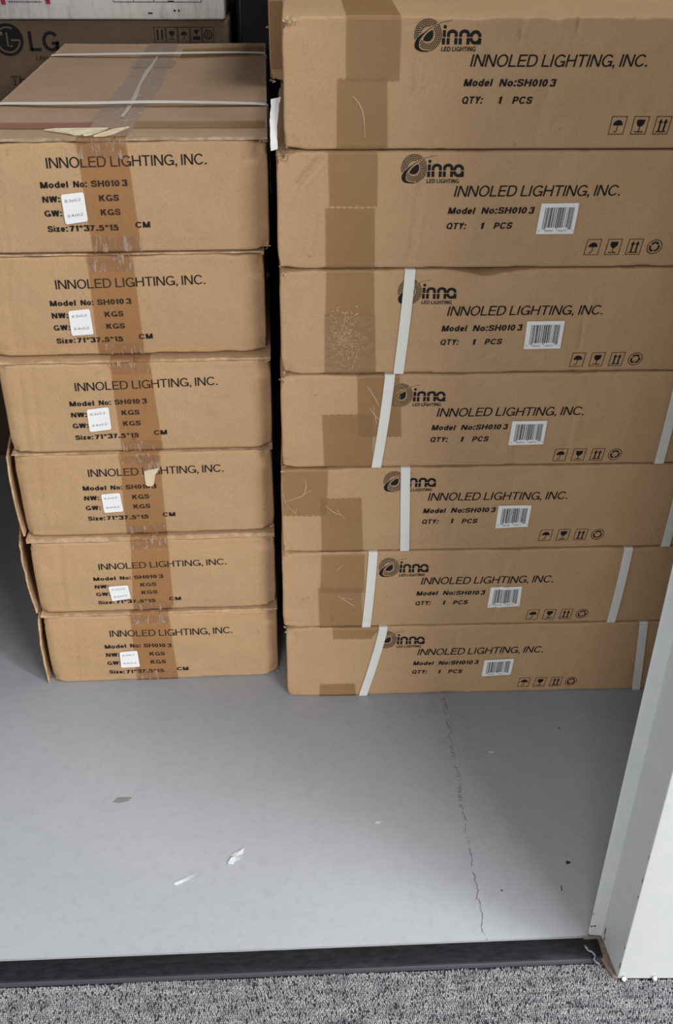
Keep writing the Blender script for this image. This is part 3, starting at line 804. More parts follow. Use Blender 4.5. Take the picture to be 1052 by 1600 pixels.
e = Vector((math.cos(TH), math.sin(TH), 0)); nrm = Vector((-math.sin(TH), math.cos(TH), 0))
for i in range(6):
    sp = L_SPEC[i]; lip = sp['lip']/1000
    h = HB-0.0014-lip
    rg = random.Random(40+i)
    cr = [(rg.choice((rg.uniform(.02, .07), rg.uniform(.31, .34))), .0, rg.choice((.05, .33)) if 0 else .0, .14, rg.uniform(.0003, .0007), .008) for _ in range(2)]
    cr = [(c0, .0, c0+.008, .14, c4, .006) for (c0, _a, _b, _c, c4, _d) in cr]
    cr.append((W-.020, -.02, W-.020, .16, .0007, .0022))
    c = Carton(W, D, h, 31+i, 0.003, cr, (.003, .004, .004, .006), 0.003 if i == 5 else 0, None, (0.009, 0.007, 0.010, 0.008, 0.007, 0.004)[i])
    br = Vector((XL[i], YL[i], i*HB))
    root = thing('carton', sp['label'], 'box', br-e*(W/2)+nrm*(D/2), TH, 'cartons in the left stack')
    b0, zs, rise = sp['base'], sp['zs'], sp['rise']
    pr = mm(xf(PRINT_END, lambda x, z: (x+sp['dx']*0.9+(1-zs)*8*(109-z)/80, b0+(z-109)*zs+rise*(x-101)/198)))
    bits = [(W-0.004, h-0.002, 6, 0.005), (W-0.003, 0.004, 4, 0.004), (0.003, 0.003, 3, 0.003)]
    c.body(root, [pr], bits=bits, sx=0.0036)
    flap_edges(c, root, lip, M_CARD_TOP if i == 5 else M_CARD_B)
    rows = [tuple(q/1000 for q in r) for r in sp['tape']]
    fr = 0.13
    mid = tuple(rows[0][k]+(rows[1][k]-rows[0][k])*fr for k in range(3))
    c.tape(root, [(rows[0][0], rows[0][1], h+lip-0.0003), rows[0] if rows[0][2] < h+lip-.001 else mid, rows[1]], M_TAPE_L,
           wrap_top=0.05, top_h=h+lip, lift=0.0035, wrap_bottom=0.03)
    # clear wrinkled ends: where a second strip folds over the upper and lower edge
    up = tuple(rows[0][k]+(rows[1][k]-rows[0][k])*rg.uniform(.12, .2) for k in range(3))
    o = c.tape(root, [(rows[0][0]-.001, rows[0][1]-.003, h+lip-.0006), up], M_TAPE_C, top_h=h+lip, lift=0.0037, eps=0.0019, jag=(0, 1)); o['label'] = 'wrinkled clear tape end'
    lo = tuple(rows[0][k]+(rows[1][k]-rows[0][k])*rg.uniform(.84, .92) for k in range(3))
    o = c.tape(root, [lo, (rows[1][0]+.001, rows[1][1], 0.0012)], M_TAPE_C, top_h=h+lip, eps=0.0019, jag=(1, 0)); o['label'] = 'wrinkled clear tape end'
    bl, br_, tr, tl = [tuple(q/1000 for q in p) for p in sp['stick']]
    P = text('8.3\u00b10.2', 4, 24.5, 27, 3.4) + text('9.4\u00b10.2', 4.5, 25, 8.5, 3.4)
    c.patch(root, 'weight_sticker', [(P, (30, 37), 1)], [M_PAPER, M_INK_SOFT], (bl, br_, tr, tl), 0.0026, 1.0)
    if sp.get('flare'):
        f0, f1 = sp['flare']       # side panel standing off the end panel: front edge offset at the bottom and top
        mb = MB(); n = 10; vs = []; t = 0.0028
        for k in range(n+1):
            v = k/n; z = 0.002+v*(h-0.003)
            x = -(f0+(f1-f0)*v)-0.003*math.sin(math.pi*v)-0.0015*noise.noise(Vector((v*6, i, 2)))
            for (xx, yy) in ((x-t, -0.001), (x, -0.001), (x*1.9-0.002, 0.06), (x*1.9-0.002-t, 0.06), (-0.0005, 0.5), (-0.0005-t, 0.5)):
                vs.append((xx, yy, z))
        for k in range(n):
            a, b = 6*k, 6*k+6
            mb.add([], [])
        fs = []
        for k in range(n):
            a, b = 6*k, 6*k+6
            for p, q in ((0, 1), (1, 2), (2, 4), (4, 5), (5, 3), (3, 0)):
                fs.append((a+p, a+q, b+q, b+p))
        fs += [(0, 3, 2, 1), (3, 5, 4, 2), (6*n, 6*n+1, 6*n+2, 6*n+3), (6*n+3, 6*n+2, 6*n+4, 6*n+5)]
        mb.add(vs, fs)
        smooth_angle(mb.build('side_panel', M_CARD, root, c.off), 40)
    if i == 2:      # torn cardboard layer stuck under the tape
        z_ = lambda x, z, ep: (x/1000, c.F(x/1000, z/1000)-ep, z/1000)
        mb = MB()
        mb.add([z_(*p, .0024) for p in ((178,139),(214,140),(212,126),(208,112),(204,103),(184,103),(180,112),(178,124))], [tuple(range(8))], 0)
        o = mb.build('tape', M_TAPE_C, root, c.off); o['label'] = 'wrinkled clear tape holding a torn scrap'
        outl = [(187,113.5),(193,115.5),(201,116.5),(209.5,119),(206.5,113),(202.5,107),(201,99),(199.5,91.5),(196,88.5),(190,88.5),(187.5,91),(187,101)]
        mb = MB(); n = len(outl)
        mb.add([z_(*p, .0034) for p in outl]+[z_(*p, .0004) for p in outl], [tuple(range(n))]+[(k, n+k, n+(k+1) % n, (k+1) % n) for k in range(n)], 0)
        o = mb.build('torn_scrap', M_TORN, root, c.off); o['label'] = 'cream torn scrap of paper'
    if i == 5:      # what lies on the visible lid
        zt = h+lip
        def lid(name, quads, mat, up, label=None, res=10):
            mb = MB()
            for (a, b, c2, d2) in quads:
                vs = []; n = res
                for q in range(n+1):
                    for p in range(n+1):
                        u, v = p/n, q/n
                        x = ((a[0]*(1-u)+b[0]*u)*(1-v)+(d2[0]*(1-u)+c2[0]*u)*v)/1000
                        y = ((a[1]*(1-u)+b[1]*u)*(1-v)+(d2[1]*(1-u)+c2[1]*u)*v)/1000
                        vs.append((x, y, zt+c.T(x, y)+up+0.0003*noise.noise(Vector((x*60, y*60, 3)))))
                mb.add(vs, [(q*(n+1)+p, q*(n+1)+p+1, (q+1)*(n+1)+p+1, (q+1)*(n+1)+p) for q in range(n) for p in range(n)])
            o = mb.build(name, mat, root, c.off, smooth=True)
            if label: o['label'] = label
            return o
        lid('tape', [((140,4),(202,4),(214,330),(152,330)), ((154,330),(214,330),(212,708),(156,708))], M_TAPE_LID, 0.0010, 'wrinkled clear tape along the lid seam', 24)
        lid('tape', [((2,52),(150,52),(150,86),(2,86))], M_TAPE_RED, 0.0012, 'reddish tape across the lid')
        lid('tape', [((205,50),(373,50),(373,90),(205,90))], M_TAPE_R, 0.0012, 'amber tape across the lid')
        lid('tape', [((225,560),(373,575),(373,665),(225,650))], M_TAPE_R, 0.0012, 'amber tape across the lid')
        lid('tape', [((150,470),(222,470),(222,540),(150,540))], M_TAPE_LID, 0.0016, 'wrinkled clear tape along the lid seam')
        # ridge where the seam tape has lifted
        mb = MB(); n = 40; vs = []
        for k in range(n+1):
            t = k/n; y = 0.11+t*0.50; x = 0.1835+0.002*math.sin(t*9)
            hh = 0.0026*math.sin(math.pi*t)**0.5*(0.7+0.5*noise.noise(Vector((t*12, 0, 1))))
            zz = zt+c.T(x, y)+0.0012
            k2 = 0.35+0.3*abs(math.sin(t*7)); vs += [(x-0.006*k2, y, zz), (x-0.001, y, zz+hh), (x+0.003*k2, y, zz+hh*0.5), (x+0.006*k2, y, zz)]
        mb.add(vs, [(4*k+j, 4*k+j+1, 4*k+j+5, 4*k+j+4) for k in range(n) for j in range(3)])
        o = mb.build('tape_ridge', M_RIDGE, root, c.off, smooth=True); o['label'] = 'whitish lifted fold of tape'
        for outl in ([(94,44),(108,49),(125,50),(150,49),(174,49),(167,30),(158,12),(150,6),(146,13),(136,13),(128,20),(118,27),(106,36)], [(162,4),(170,22),(182,42),(200,52),(193,36),(186,18),(176,4)]):
            mb = MB(); n = len(outl)
            top = [(x/1000, y/1000, zt+c.T(x/1000, y/1000)+0.0022+0.0005*noise.noise(Vector((x*.1, y*.1, 0)))) for x, y in outl]
            mb.add(top+[(x, y, z-0.0016) for x, y, z in top], [tuple(range(n-1, -1, -1))]+[(k, (k+1) % n, n+(k+1) % n, n+k) for k in range(n)])
            o = mb.build('torn_scrap', M_TORN, root, c.off); o['label'] = 'cream patch of torn paper at the lid edge'
        for yc, dy in ((0.190, -0.010), (0.585, 0.012)):
            mb = MB(); n = 40; wd = 0.013; vs = []; t = 0.0008
            path = [(-0.0025, 0.02, 0), (-0.0025, zt*0.6, 0), (-0.002, zt-0.002, 0)]
            for k in range(n+1):
                u = k/n
                path.append((0.001+u*(W-0.002), zt+c.T(u*W, yc)+0.0012+0.0045*math.sin(math.pi*u)**0.7, -0.010*math.sin(math.pi*min(u*1.1, 1))+dy*(u-0.5)))
            path += [(W+0.002, zt-0.002, 0), (W+0.0025, zt*0.6, 0), (W+0.0025, 0.02, 0)]
            m_ = len(path)
            for k, (x, z, y) in enumerate(path):
                a = path[max(k-1, 0)]; b = path[min(k+1, m_-1)]
                tx, tz = b[0]-a[0], b[1]-a[1]; l = math.hypot(tx, tz) or 1
                ox, oz = -tz/l*t, tx/l*t
                vs += [(x, yc+y-wd/2, z), (x, yc+y+wd/2, z), (x+ox, yc+y+wd/2, z+oz), (x+ox, yc+y-wd/2, z+oz)]
            fs = [(4*k+j, 4*k+4+j, 4*k+4+(j+1) % 4, 4*k+(j+1) % 4) for k in range(m_-1) for j in range(4)]
            fs += [(0, 1, 2, 3), (4*m_-1, 4*m_-2, 4*m_-3, 4*m_-4)]
            mb.add(vs, fs); mb.build('strap', M_STRAP, root, c.off)

# the strapped carton is slightly out of square: narrower at the back
for ch in root.children:
    for v in ch.data.vertices:
        t = min(max((v.co.y+D/2)/D, 0), 1)
        v.co.x += 0.017*t*(0.5-v.co.x/W)
        v.co.z -= 0.003*t*(v.co.z > 0.05)
    ch.data.update()

# ------------------------------------------------------------------ the setting
def slab(name, x0, x1, y0, y1, z0, z1, mat):
    mb = MB(); mb.box(x0, x1, y0, y1, z0, z1)
    return struct(mb.build(name, mat))
# door line, slightly turned against the stacks
def dline(x): return 0.7892+0.0115*x
mb = MB()
mb.add([(-1.3, dline(-1.3), 0), (1.6, dline(1.6), 0), (1.6, 3.0, 0), (-1.3, 3.0, 0)], [(0, 1, 2, 3)])
mb.add([(-1.3, dline(-1.3), -0.02), (1.6, dline(1.6), -0.02), (1.6, dline(1.6), 0), (-1.3, dline(-1.3), 0)], [(0, 1, 2, 3)])
rg = random.Random(21)
seam = [(0.233, 1.237), (0.229, 1.182), (0.234, 1.154), (0.23, 1.1), (0.228, 1.025), (0.229, 0.978), (0.229, 0.934), (0.227, 0.861), (0.224, 0.813)]
for k in range(70):                      # lifted crumbs of paint along the seam
    t = rg.random()**1.6*(len(seam)-1.01); q = int(t); t -= q
    x = seam[q][0]*(1-t)+seam[q+1][0]*t+rg.gauss(0, 0.0022); y = seam[q][1]*(1-t)+seam[q+1][1]*t
    r = rg.uniform(0.0012, 0.0036)*(1 if y > 1.03 else 0.55); hz = r*rg.uniform(0.25, 0.5)
    ring = [(x+r*rg.uniform(.5, 1)*math.cos(a)*0.7, y+r*rg.uniform(.6, 1.2)*math.sin(a), 0) for a in (0, 1.05, 2.1, 3.1, 4.2, 5.2)]
    mb.add(ring+[(x+r*.2, y, hz)], [(j, (j+1) % 6, 6) for j in range(6)])
X = lin(-0.60, 0.360, 0.02)
nb = len(mb.v)
mb.add([p for x in X for p in ((x, dline(x)-0.0007, 0.0), (x, dline(x)-0.0005, 0.0026+0.0006*noise.noise(Vector((x*40, 0, 0)))), (x, dline(x)+0.0026, 0.0003))],
       [(3*k+j, 3*k+3+j, 3*k+4+j, 3*k+1+j) for k in range(len(X)-1) for j in (0, 1)], 1)
struct(mb.build('floor', [M_FLOOR, M_FLAKE]))
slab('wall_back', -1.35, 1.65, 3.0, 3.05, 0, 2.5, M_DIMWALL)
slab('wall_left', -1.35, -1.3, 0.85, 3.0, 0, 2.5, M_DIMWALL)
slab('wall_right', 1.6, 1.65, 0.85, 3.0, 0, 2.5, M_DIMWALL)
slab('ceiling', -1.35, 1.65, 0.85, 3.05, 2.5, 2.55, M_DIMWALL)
def wall_piece(name, x0, x1, z0, z1, mat=M_WALL):
    mb = MB()
    f = lambda x: 0.7402-0.022*(x-0.384)
    g = lambda x: 0.85
    vs = [(x0, f(x0), z0), (x1, f(x1), z0), (x1, g(x1), z0), (x0, g(x0), z0), (x0, f(x0), z1), (x1, f(x1), z1), (x1, g(x1), z1), (x0, g(x0), z1)]
    mb.add(vs, [(3,2,1,0),(4,5,6,7),(0,1,5,4),(1,2,6,5),(2,3,7,6),(3,0,4,7)])
    return struct(mb.build(name, mat))
wall_piece('wall_front', 0.52, 1.65, 0.0, 2.6)
wall_piece('wall_front', -1.35, -0.68, 0.0, 2.6)
wall_piece('wall_front', -0.68, 0.52, 2.12, 2.6)

def frame_jamb(name, prof, z0, z1, chips=()):
    """pressed steel frame: plan profile (x, y) extruded upwards, edges slightly rounded"""
    pts = []
    n = len(prof)
    for k, p in enumerate(prof):
        a, b = Vector(prof[k-1]), Vector(prof[(k+1) % n]); q = Vector(p)
        da, db = (a-q), (b-q)
        r = min(0.0016, da.length*0.4, db.length*0.4)
        p0, p1 = q+da.normalized()*r, q+db.normalized()*r
        for t in (0, 0.33, 0.67, 1):
            pts.append(tuple((1-t)**2*p0+2*t*(1-t)*q+t*t*p1))
    m = len(pts); mb = MB()
    vs = [(x, y, z0) for x, y in pts]+[(x, y, z1) for x, y in pts]
    fs = [(k, (k+1) % m, m+(k+1) % m, m+k) for k in range(m)]+[tuple(range(m-1, -1, -1)), tuple(range(m, 2*m))]
    mb.add(vs, fs, 0)
    rg = random.Random(5)
    for (x, y, z, nx, ny, s_, t_) in chips:          # chipped paint
        tx, ty = -ny, nx
        k_ = 7
        p = []
        for q in range(k_):
            a = 2*math.pi*q/k_; rr = rg.uniform(0.6, 1.1)
            p.append((x+tx*s_*rr*math.cos(a)+nx*0.0004, y+ty*s_*rr*math.cos(a)+ny*0.0004, z+t_*rr*math.sin(a)))
        mb.add(p, [tuple(range(k_))], 1)
    o = mb.build(name, [M_FRAME, M_CHIP]); smooth_angle(o, 30)
    return struct(o)
PR = [(0.361, 0.797), (0.378, 0.7945), (0.3838, 0.7355), (0.52, 0.7315), (0.52, 0.86), (0.402, 0.86)]
ch = [(0.3638, 0.7966, 0.020, 0.15, -0.99, 0.0018, 0.0016), (0.3675, 0.7961, 0.021, 0.15, -0.99, 0.0022, 0.0018), (0.3625, 0.7968, 0.046, 0.15, -0.99, 0.0007, 0.003),
      (0.3620, 0.7969, 0.004, 0.15, -0.99, 0.0012, 0.0012),
      (0.3787, 0.787, 0.022, -0.99, -0.1, 0.0015, 0.008), (0.3789, 0.785, 0.010, -0.99, -0.1, 0.0012, 0.005),
      (0.3836, 0.737, 0.026, -0.99, -0.1, 0.0012, 0.010), (0.3836, 0.737, 0.062, -0.99, -0.1, 0.0008, 0.003), (0.3836, 0.7371, 0.16, -0.99, -0.1, 0.0007, 0.004), (0.3836, 0.7371, 0.19, -0.99, -0.1, 0.0009, 0.006), (0.3836, 0.7371, 0.23, -0.99, -0.1, 0.0006, 0.004),
      (0.3790, 0.7845, 0.60, -0.99, -0.1, 0.0012, 0.006)]
frame_jamb('trim_1', PR, 0.002, 2.10, ch)
PL = [(-0.55, 0.785), (-0.567, 0.7825), (-0.5728, 0.7235), (-0.68, 0.7215), (-0.68, 0.86), (-0.55, 0.86)]
frame_jamb('trim_2', PL[::-1], 0.0, 2.10)
mb = MB(); mb.box(-0.68, 0.52, 0.7415, 0.86, 2.04, 2.12); struct(mb.build('trim_3', M_FRAME))

# bare strip of dirty concrete under the frame
mb = MB()
outl = [(0.352, 0.793), (0.380, 0.796), (0.3845, 0.745), (0.3835, 0.7345), (0.378, 0.738), (0.374, 0.748), (0.368, 0.768), (0.362, 0.782)]
n = len(outl)
mb.add([(x, y, 0.0030) for x, y in outl]+[(x, y, -0.002) for x, y in outl], [tuple(range(n-1, -1, -1))]+[(k, (k+1) % n, n+(k+1) % n, n+k) for k in range(n)])
struct(mb.build('trim_4', M_GRIME))
for (x, y) in ((0.3905, 0.7330), (0.4285, 0.7322)):       # blobs of sealant at the foot of the frame
    mb = MB(); rg = random.Random(int(x*1e4)); vs = []; fs = []
    nu, nv = 10, 6
    for a in range(nv+1):
        for b in range(nu):
            th, ph = math.pi*a/nv, 2*math.pi*b/nu
            r = 0.0034*(1+0.5*noise.noise(Vector((math.sin(th)*math.cos(ph)*2+x*90, math.sin(th)*math.sin(ph)*2, math.cos(th)*2))))
            vs.append((x+r*math.sin(th)*math.cos(ph), y+r*0.8*math.sin(th)*math.sin(ph)-0.001, 0.0055+r*math.cos(th)))
    for a in range(nv):
        for b in range(nu): fs.append((a*nu+b, a*nu+(b+1) % nu, (a+1)*nu+(b+1) % nu, (a+1)*nu+b))
    mb.add(vs, fs)
    o = mb.build('sealant_blob', M_FRAME, smooth=True)
    tag(o, 'white lump of sealant at the foot of the door frame, '+('nearer the frame corner' if x < 0.4 else 'farther from the frame corner'), 'sealant', 'sealant lumps at the frame foot')

# black transition strip
mb = MB(); X = lin(-0.60, 0.372, 0.03); prof = [(0.0, 0.0005), (0.0, 0.0022), (-0.004, 0.0034), (-0.022, 0.0045), (-0.0285, 0.0042), (-0.030, 0.0028), (-0.0335, 0.0024), (-0.0345, 0.0)]
vs = []; 
for x in X:
    for (dy, z) in prof: vs.append((x, dline(x)-0.0008+dy, z+0.0003*noise.noise(Vector((x*30, dy*50, 0)))))
k = len(prof); fs = []; 
mb.add(vs, [])
for a in range(len(X)-1):
    for b in range(k-1):
        mb.f.append((a*k+b, a*k+b+1, (a+1)*k+b+1, (a+1)*k+b)); mb.m.append(1 if b >= 5 else 0)
o = mb.build('threshold_strip', [M_RUBBER, M_GREYLIP]); smooth_angle(o, 40)
tag(o, 'black rubber threshold strip between grey carpet and painted floor', 'strip')

# loop-pile carpet
def carpet():
    rg = random.Random(9)
    vs = []; fs = []; tone = []
    vs += [(-0.9, -1.5, -0.004), (1.4, -1.5, -0.004), (1.4, 0.800, -0.004), (-0.9, 0.775, -0.004)]; fs.append((0, 1, 2, 3)); tone.append(0.08)
    px, py = 0.0023, 0.0027
    y = 0.60; row = 0
    while y < 0.765:
        x = -0.47+(row % 2)*px*0.5
        while x < 0.56:
            lim = dline(x)-0.0347
            if x > 0.3845: lim = 0.7365-0.022*(x-0.384)
            elif x > 0.368: lim = min(lim, dline(x)-0.0347-(x-0.368)*0.9)
            xx, yy = x+rg.uniform(-.0006, .0006), y+rg.uniform(-.0007, .0007)
            if yy < lim-0.0005:
                line = noise.noise(Vector((xx*14, yy*210, 0)))
                t = 0.50+0.26*line+0.22*noise.noise(Vector((xx*60, yy*60, 4)))+rg.gauss(0, 0.12)
                if rg.random() < 0.07: t = 0.03
                t = min(max(t, 0), 1)
                b = len(vs)
                rx, ry, rz = px*0.47*rg.uniform(.8, 1.1), py*0.62*rg.uniform(.8, 1.2), 0.0030*rg.uniform(.7, 1.1)
                a = rg.uniform(-.35, .35); ca, sa = math.cos(a), math.sin(a)
                def P(u, v, q): return (xx+u*rx*ca-v*ry*sa, yy+u*rx*sa+v*ry*ca, -0.003+q*rz)
                vs += [P(0, 0, 1.0), P(.75, .5, .62), P(-.75, .5, .62), P(-.75, -.5, .62), P(.75, -.5, .62), P(0, .95, .5), P(0, -.95, .5),
                       P(1, .6, -.3), P(-1, .6, -.3), P(-1, -.6, -.3), P(1, -.6, -.3), P(0, 1.2, -.3), P(0, -1.2, -.3)]
                for f in ((0,1,5),(0,5,2),(0,2,3),(0,3,6),(0,6,4),(0,4,1),(1,7,11,5),(5,11,8,2),(2,8,9,3),(3,9,12,6),(6,12,10,4),(4,10,7,1)):
                    fs.append(tuple(b+k for k in f)); tone.append(t)
            x += px
        y += py; row += 1
    me = bpy.data.meshes.new('carpet'); me.from_pydata(vs, [], fs); me.materials.append(M_CARPET)
    at = me.attributes.new('loop_tone', 'FLOAT', 'FACE'); at.data.foreach_set('value', tone)
    me.polygons.foreach_set('use_smooth', [True]*len(fs)); me.update()
    o = bpy.data.objects.new('carpet', me); COL.objects.link(o)
    tag(o, 'flecked grey loop pile carpet in front of the threshold', 'carpet', kind='stuff')
carpet()

# ------------------------------------------------------------------ things behind the stacks
def face_prints(mb, ps, y, mi, scale=0.001, ox=0, oz=0, eps=0.0005):
    for v, f in ps: mb.add([(ox+x*scale, y-eps, oz+z*scale) for x, z in v], f, mi)
def rough_box(mb, x0, x1, y0, y1, z0, z1, seed, r=0.004, amp=0.0015):
    t = MB()
    def post(q):
        nv = noise.noise_vector(Vector((q.x*9+seed, q.y*9, q.z*9)))
        return (q.x+amp*nv.x, q.y+amp*nv.y*0.4, q.z+amp*0.3*nv.z)
    shell(t, x1-x0, y1-y0, z1-z0, r, 0.03, 0.06, 0.03, post)
    mb.add([(x0+x, y0+y, z0+z) for x, y, z in t.v], t.f, 0)

# brown carton with a round logo
def serif_free_line():
    c = bpy.data.curves.new('txt', 'FONT'); c.body = "Life's Good"; c.size = 1.0
    o = bpy.data.objects.new('txt', c); COL.objects.link(o)
    me = bpy.data.meshes.new_from_object(o.evaluated_get(bpy.context.evaluated_depsgraph_get()))
    vs = [(v.co.x, v.co.y) for v in me.vertices]; fs = [tuple(p.vertices) for p in me.polygons]
    bpy.data.objects.remove(o); bpy.data.curves.remove(c); bpy.data.meshes.remove(me)
    m = max(v[0] for v in vs)
    return [([(-476+x/m*58, 838+y*11.5) for x, y in vs], fs)]
BX0, BX1, BY, BZ = -0.80, -0.119, 2.06, 0.905
root = thing('carton', 'big dark brown carton with a round logo and two large letters, behind the left stack', 'box', ((BX0+BX1)/2, BY+0.24, 0))
off = ((BX0+BX1)/2, BY+0.24, 0)
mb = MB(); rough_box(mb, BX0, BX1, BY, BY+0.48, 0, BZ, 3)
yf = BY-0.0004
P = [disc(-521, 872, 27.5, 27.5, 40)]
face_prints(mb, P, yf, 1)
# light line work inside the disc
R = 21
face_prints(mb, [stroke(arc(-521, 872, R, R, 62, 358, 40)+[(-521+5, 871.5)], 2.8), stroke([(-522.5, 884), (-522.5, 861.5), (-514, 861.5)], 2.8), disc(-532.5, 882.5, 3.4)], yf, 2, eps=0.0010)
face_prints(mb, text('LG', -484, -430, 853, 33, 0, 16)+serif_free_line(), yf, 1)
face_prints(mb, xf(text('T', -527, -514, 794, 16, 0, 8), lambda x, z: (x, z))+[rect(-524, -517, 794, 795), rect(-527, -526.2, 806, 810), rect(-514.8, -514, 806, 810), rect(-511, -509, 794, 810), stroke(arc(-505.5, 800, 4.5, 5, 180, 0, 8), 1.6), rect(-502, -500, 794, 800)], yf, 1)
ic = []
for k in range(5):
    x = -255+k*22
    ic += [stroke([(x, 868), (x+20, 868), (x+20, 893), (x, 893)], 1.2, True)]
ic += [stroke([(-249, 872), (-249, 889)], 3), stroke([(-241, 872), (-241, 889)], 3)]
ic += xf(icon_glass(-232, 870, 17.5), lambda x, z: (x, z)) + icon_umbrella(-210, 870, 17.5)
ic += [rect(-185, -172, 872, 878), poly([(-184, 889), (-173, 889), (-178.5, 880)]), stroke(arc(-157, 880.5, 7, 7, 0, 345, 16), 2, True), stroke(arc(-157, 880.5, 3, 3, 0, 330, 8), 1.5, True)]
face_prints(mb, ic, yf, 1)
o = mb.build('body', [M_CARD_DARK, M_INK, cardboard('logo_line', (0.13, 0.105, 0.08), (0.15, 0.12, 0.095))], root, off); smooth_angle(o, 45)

# white carton on top of it
root = thing('carton', 'white carton with red marks, lying on the big brown carton behind the left stack', 'box', (-0.46, BY+0.23, BZ+0.001))
off = (-0.46, BY+0.23, BZ+0.001)
mb = MB(); rough_box(mb, -0.80, -0.125, BY-0.008, BY+0.46, BZ+0.001, BZ+0.24, 8)
yf = BY-0.0088
face_prints(mb, [quad((-521, 931), (-513, 931), (-516, 985), (-524, 985)), quad((-442, 932), (-434, 932), (-437, 985), (-445, 985))], yf, 1)
rg = random.Random(3)
tx = []
for z, a, b in ((934.5, -508, -449), (938.5, -509, -457), (943, -509, -452), (947.5, -509, -460)):
    x = a
    while x < b:
        l = rg.uniform(2, 6); tx.append(rect(x, min(x+l, b), z, z+1.7)); x += l+1.0
face_prints(mb, tx, yf, 2)
face_prints(mb, [stroke([(-322, 935.5), (-165, 935.5)], 1.1), stroke([(-322, 935.5), (-323, 965)], 1.0), stroke([(-286, 935.5), (-286, 965)], 1.0), stroke([(-250, 935.5), (-250, 965)], 1.0), stroke([(-165, 935.5), (-165, 965)], 1.0), rect(-226, -214, 936, 937.6), rect(-262, -254, 916, 918.5), rect(-216, -212, 920, 923), rect(-208, -205, 920, 923)], yf, 3)
o = mb.build('body', [M_WHITEBOX, M_RED, M_INK_SOFT, M_INK], root, off); smooth_angle(o, 45)

# black box in the gap
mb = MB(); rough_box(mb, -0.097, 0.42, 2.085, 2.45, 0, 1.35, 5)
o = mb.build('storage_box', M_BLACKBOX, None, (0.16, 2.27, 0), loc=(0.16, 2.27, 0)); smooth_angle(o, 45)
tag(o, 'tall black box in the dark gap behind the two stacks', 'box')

# second row behind the right stack
def back_carton(x0, z0, z1, seed, label, mat):
    c = Carton(0.71, 0.372, z1-z0-0.001, seed, 0.002, (), (.010, 0, .006, 0))
    root = thing('carton', label, 'box', (x0+0.355, YR+0.375+0.186+0.01, z0), 0)
    c.body(root, (), mat, sx=0.02, sz=0.01, bits=[(0.004, 0.005, 5, 0.006), (-0.001, (z1-z0)*0.25, 3, 0.004)])
    c.tape(root, [(0.002, 0.03, 0.11), (0.002, 0.03, 0.02)], M_TAPE_R)
back_carton(-0.022, 0, 6*HB, 61, 'tall brown carton standing on the floor behind the right stack', M_CARD_B)
back_carton(-0.037, 6*HB+0.002, 8*HB+0.02, 62, 'brown carton behind the right stack, its crushed left corner showing in the gap', M_CARD)

# ------------------------------------------------------------------ specks on the floor
def flake(name, x, y, pts, mat, label, cat, hz, group, curl=0.0):
    mb = MB(); n = len(pts)
    top = [(px, py, hz*(0.5+0.5*math.sin(3*k))+curl*(k % 3 == 0)) for k, (px, py) in enumerate(pts)]
    cx, cy = sum(p[0] for p in pts)/n, sum(p[1] for p in pts)/n
    mb.add(top+[(px, py, 0) for px, py in pts]+[(cx, cy, hz)], [(k, (k+1) % n, 2*n) for k in range(n)]+[(n+k, n+(k+1) % n, (k+1) % n, k) for k in range(n)])
    o = mb.build(name, mat, loc=(x, y, 0.0002))
    return tag(o, label, cat, group)
g = 'paint flakes on the floor'
flake('paint_flake', -0.099, 0.933, [(-.010,-.011),(-.003,-.012),(.000,-.006),(.006,-.003),(.010,.006),(.012,.016),(.006,.010),(-.001,.007),(-.007,.004),(-.006,-.003)], M_FLAKE, 'largest pale paint flake, in the middle of the bright floor', 'flake', 0.0020, g, 0.002)
flake('paint_flake', -0.165, 0.898, [(-.016,-.006),(-.012,-.008),(-.004,-.004),(.006,.002),(.013,.010),(.005,.006),(-.005,.001),(-.013,-.002)], M_FLAKE, 'long thin pale paint flake left of the largest flake', 'flake', 0.0014, g, 0.0012)
flake('paint_flake', -0.270, 1.041, [(-.013,-.004),(-.003,-.006),(.010,-.002),(.014,.004),(.002,.005),(-.008,.004)], plain('grey_scuff', (0.15, 0.155, 0.165), 0.7), 'grey scuffed flake on the floor below the left stack', 'flake', 0.0006, g)
flake('paint_flake', 0.102, 0.988, [(-.004,-.002),(.003,-.003),(.006,.001),(.000,.003)], M_FLAKE, 'small pale paint flake left of the floor seam', 'flake', 0.0012, g)
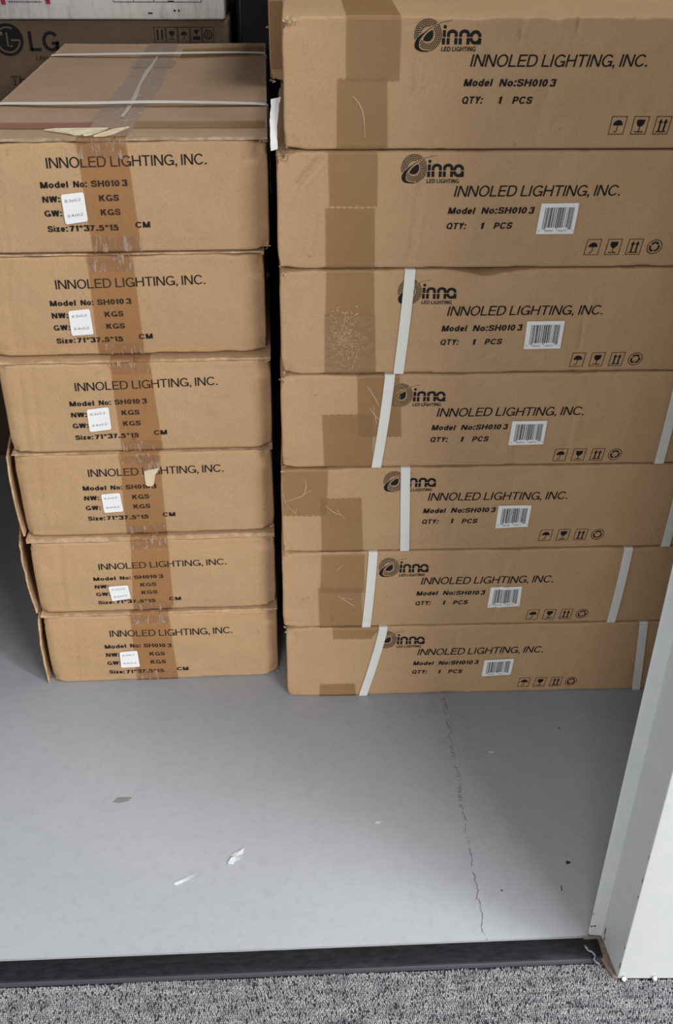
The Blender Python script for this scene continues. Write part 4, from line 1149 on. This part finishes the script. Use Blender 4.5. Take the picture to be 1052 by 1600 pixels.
flake('paint_flake', 0.288, 1.118, [(-.004,-.001),(.004,-.002),(.005,.001),(-.002,.002)], M_FLAKE, 'small pale paint flake right of the floor seam', 'flake', 0.0012, g)
g = 'dark specks on the floor'
flake('debris', 0.361, 0.910, [(-.003,-.0015),(-.001,-.0028),(.0015,-.0018),(.0035,-.0012),(.0038,.0012),(.0012,.0014),(-.0005,.003),(-.002,.001)], M_CHIP, 'dark crumb on the floor beside the door frame', 'debris', 0.0015, g)
flake('debris', 0.343, 0.869, [(-.0006,-.004),(.0010,-.0032),(.0006,.000),(.0012,.0035),(.0002,.0042),(-.0006,.001)], M_CHIP, 'thin dark sliver on the floor near the door frame', 'debris', 0.0008, g)
flake('debris', 0.405, 1.165, [(-.0016,-.001),(.001,-.0014),(.0014,.001),(-.0008,.0012)], M_CHIP, 'tiny dark speck on the floor below the right stack', 'debris', 0.0008, g)
flake('debris', 0.262, 0.868, [(-.0012,-.001),(.001,-.001),(.0012,.001),(-.0008,.0012)], M_CHIP, 'tiny dark speck on the floor right of the seam', 'debris', 0.0006, g)
# lint in the corner of the threshold
mb = MB(); vs = []; fs = []
base = [(0.352, 0.779), (0.355, 0.772), (0.360, 0.769), (0.362, 0.764), (0.359, 0.759), (0.362, 0.754), (0.368, 0.751)]
pts = []
for k in range(len(base)-1):
    for t in (0, .5): pts.append((base[k][0]*(1-t)+base[k+1][0]*t, base[k][1]*(1-t)+base[k+1][1]*t))
for k, (x, y) in enumerate(pts):
    r = 0.0016*(0.6+0.5*math.sin(k*1.7)**2)
    for q in range(6): vs.append((x+r*math.cos(q*1.047)*0.9, y+r*0.4*math.cos(q*1.047), 0.0062+r*math.sin(q*1.047)))
for k in range(len(pts)-1):
    for q in range(6): fs.append((6*k+q, 6*k+(q+1) % 6, 6*k+6+(q+1) % 6, 6*k+6+q))
fs += [tuple(range(5, -1, -1)), tuple(range(6*len(pts)-6, 6*len(pts)))]
mb.add(vs, fs)
tag(mb.build('lint', plain('grey_lint', (0.17, 0.175, 0.19), 0.95), smooth=True), 'wisp of grey lint at the right end of the black threshold strip', 'lint')
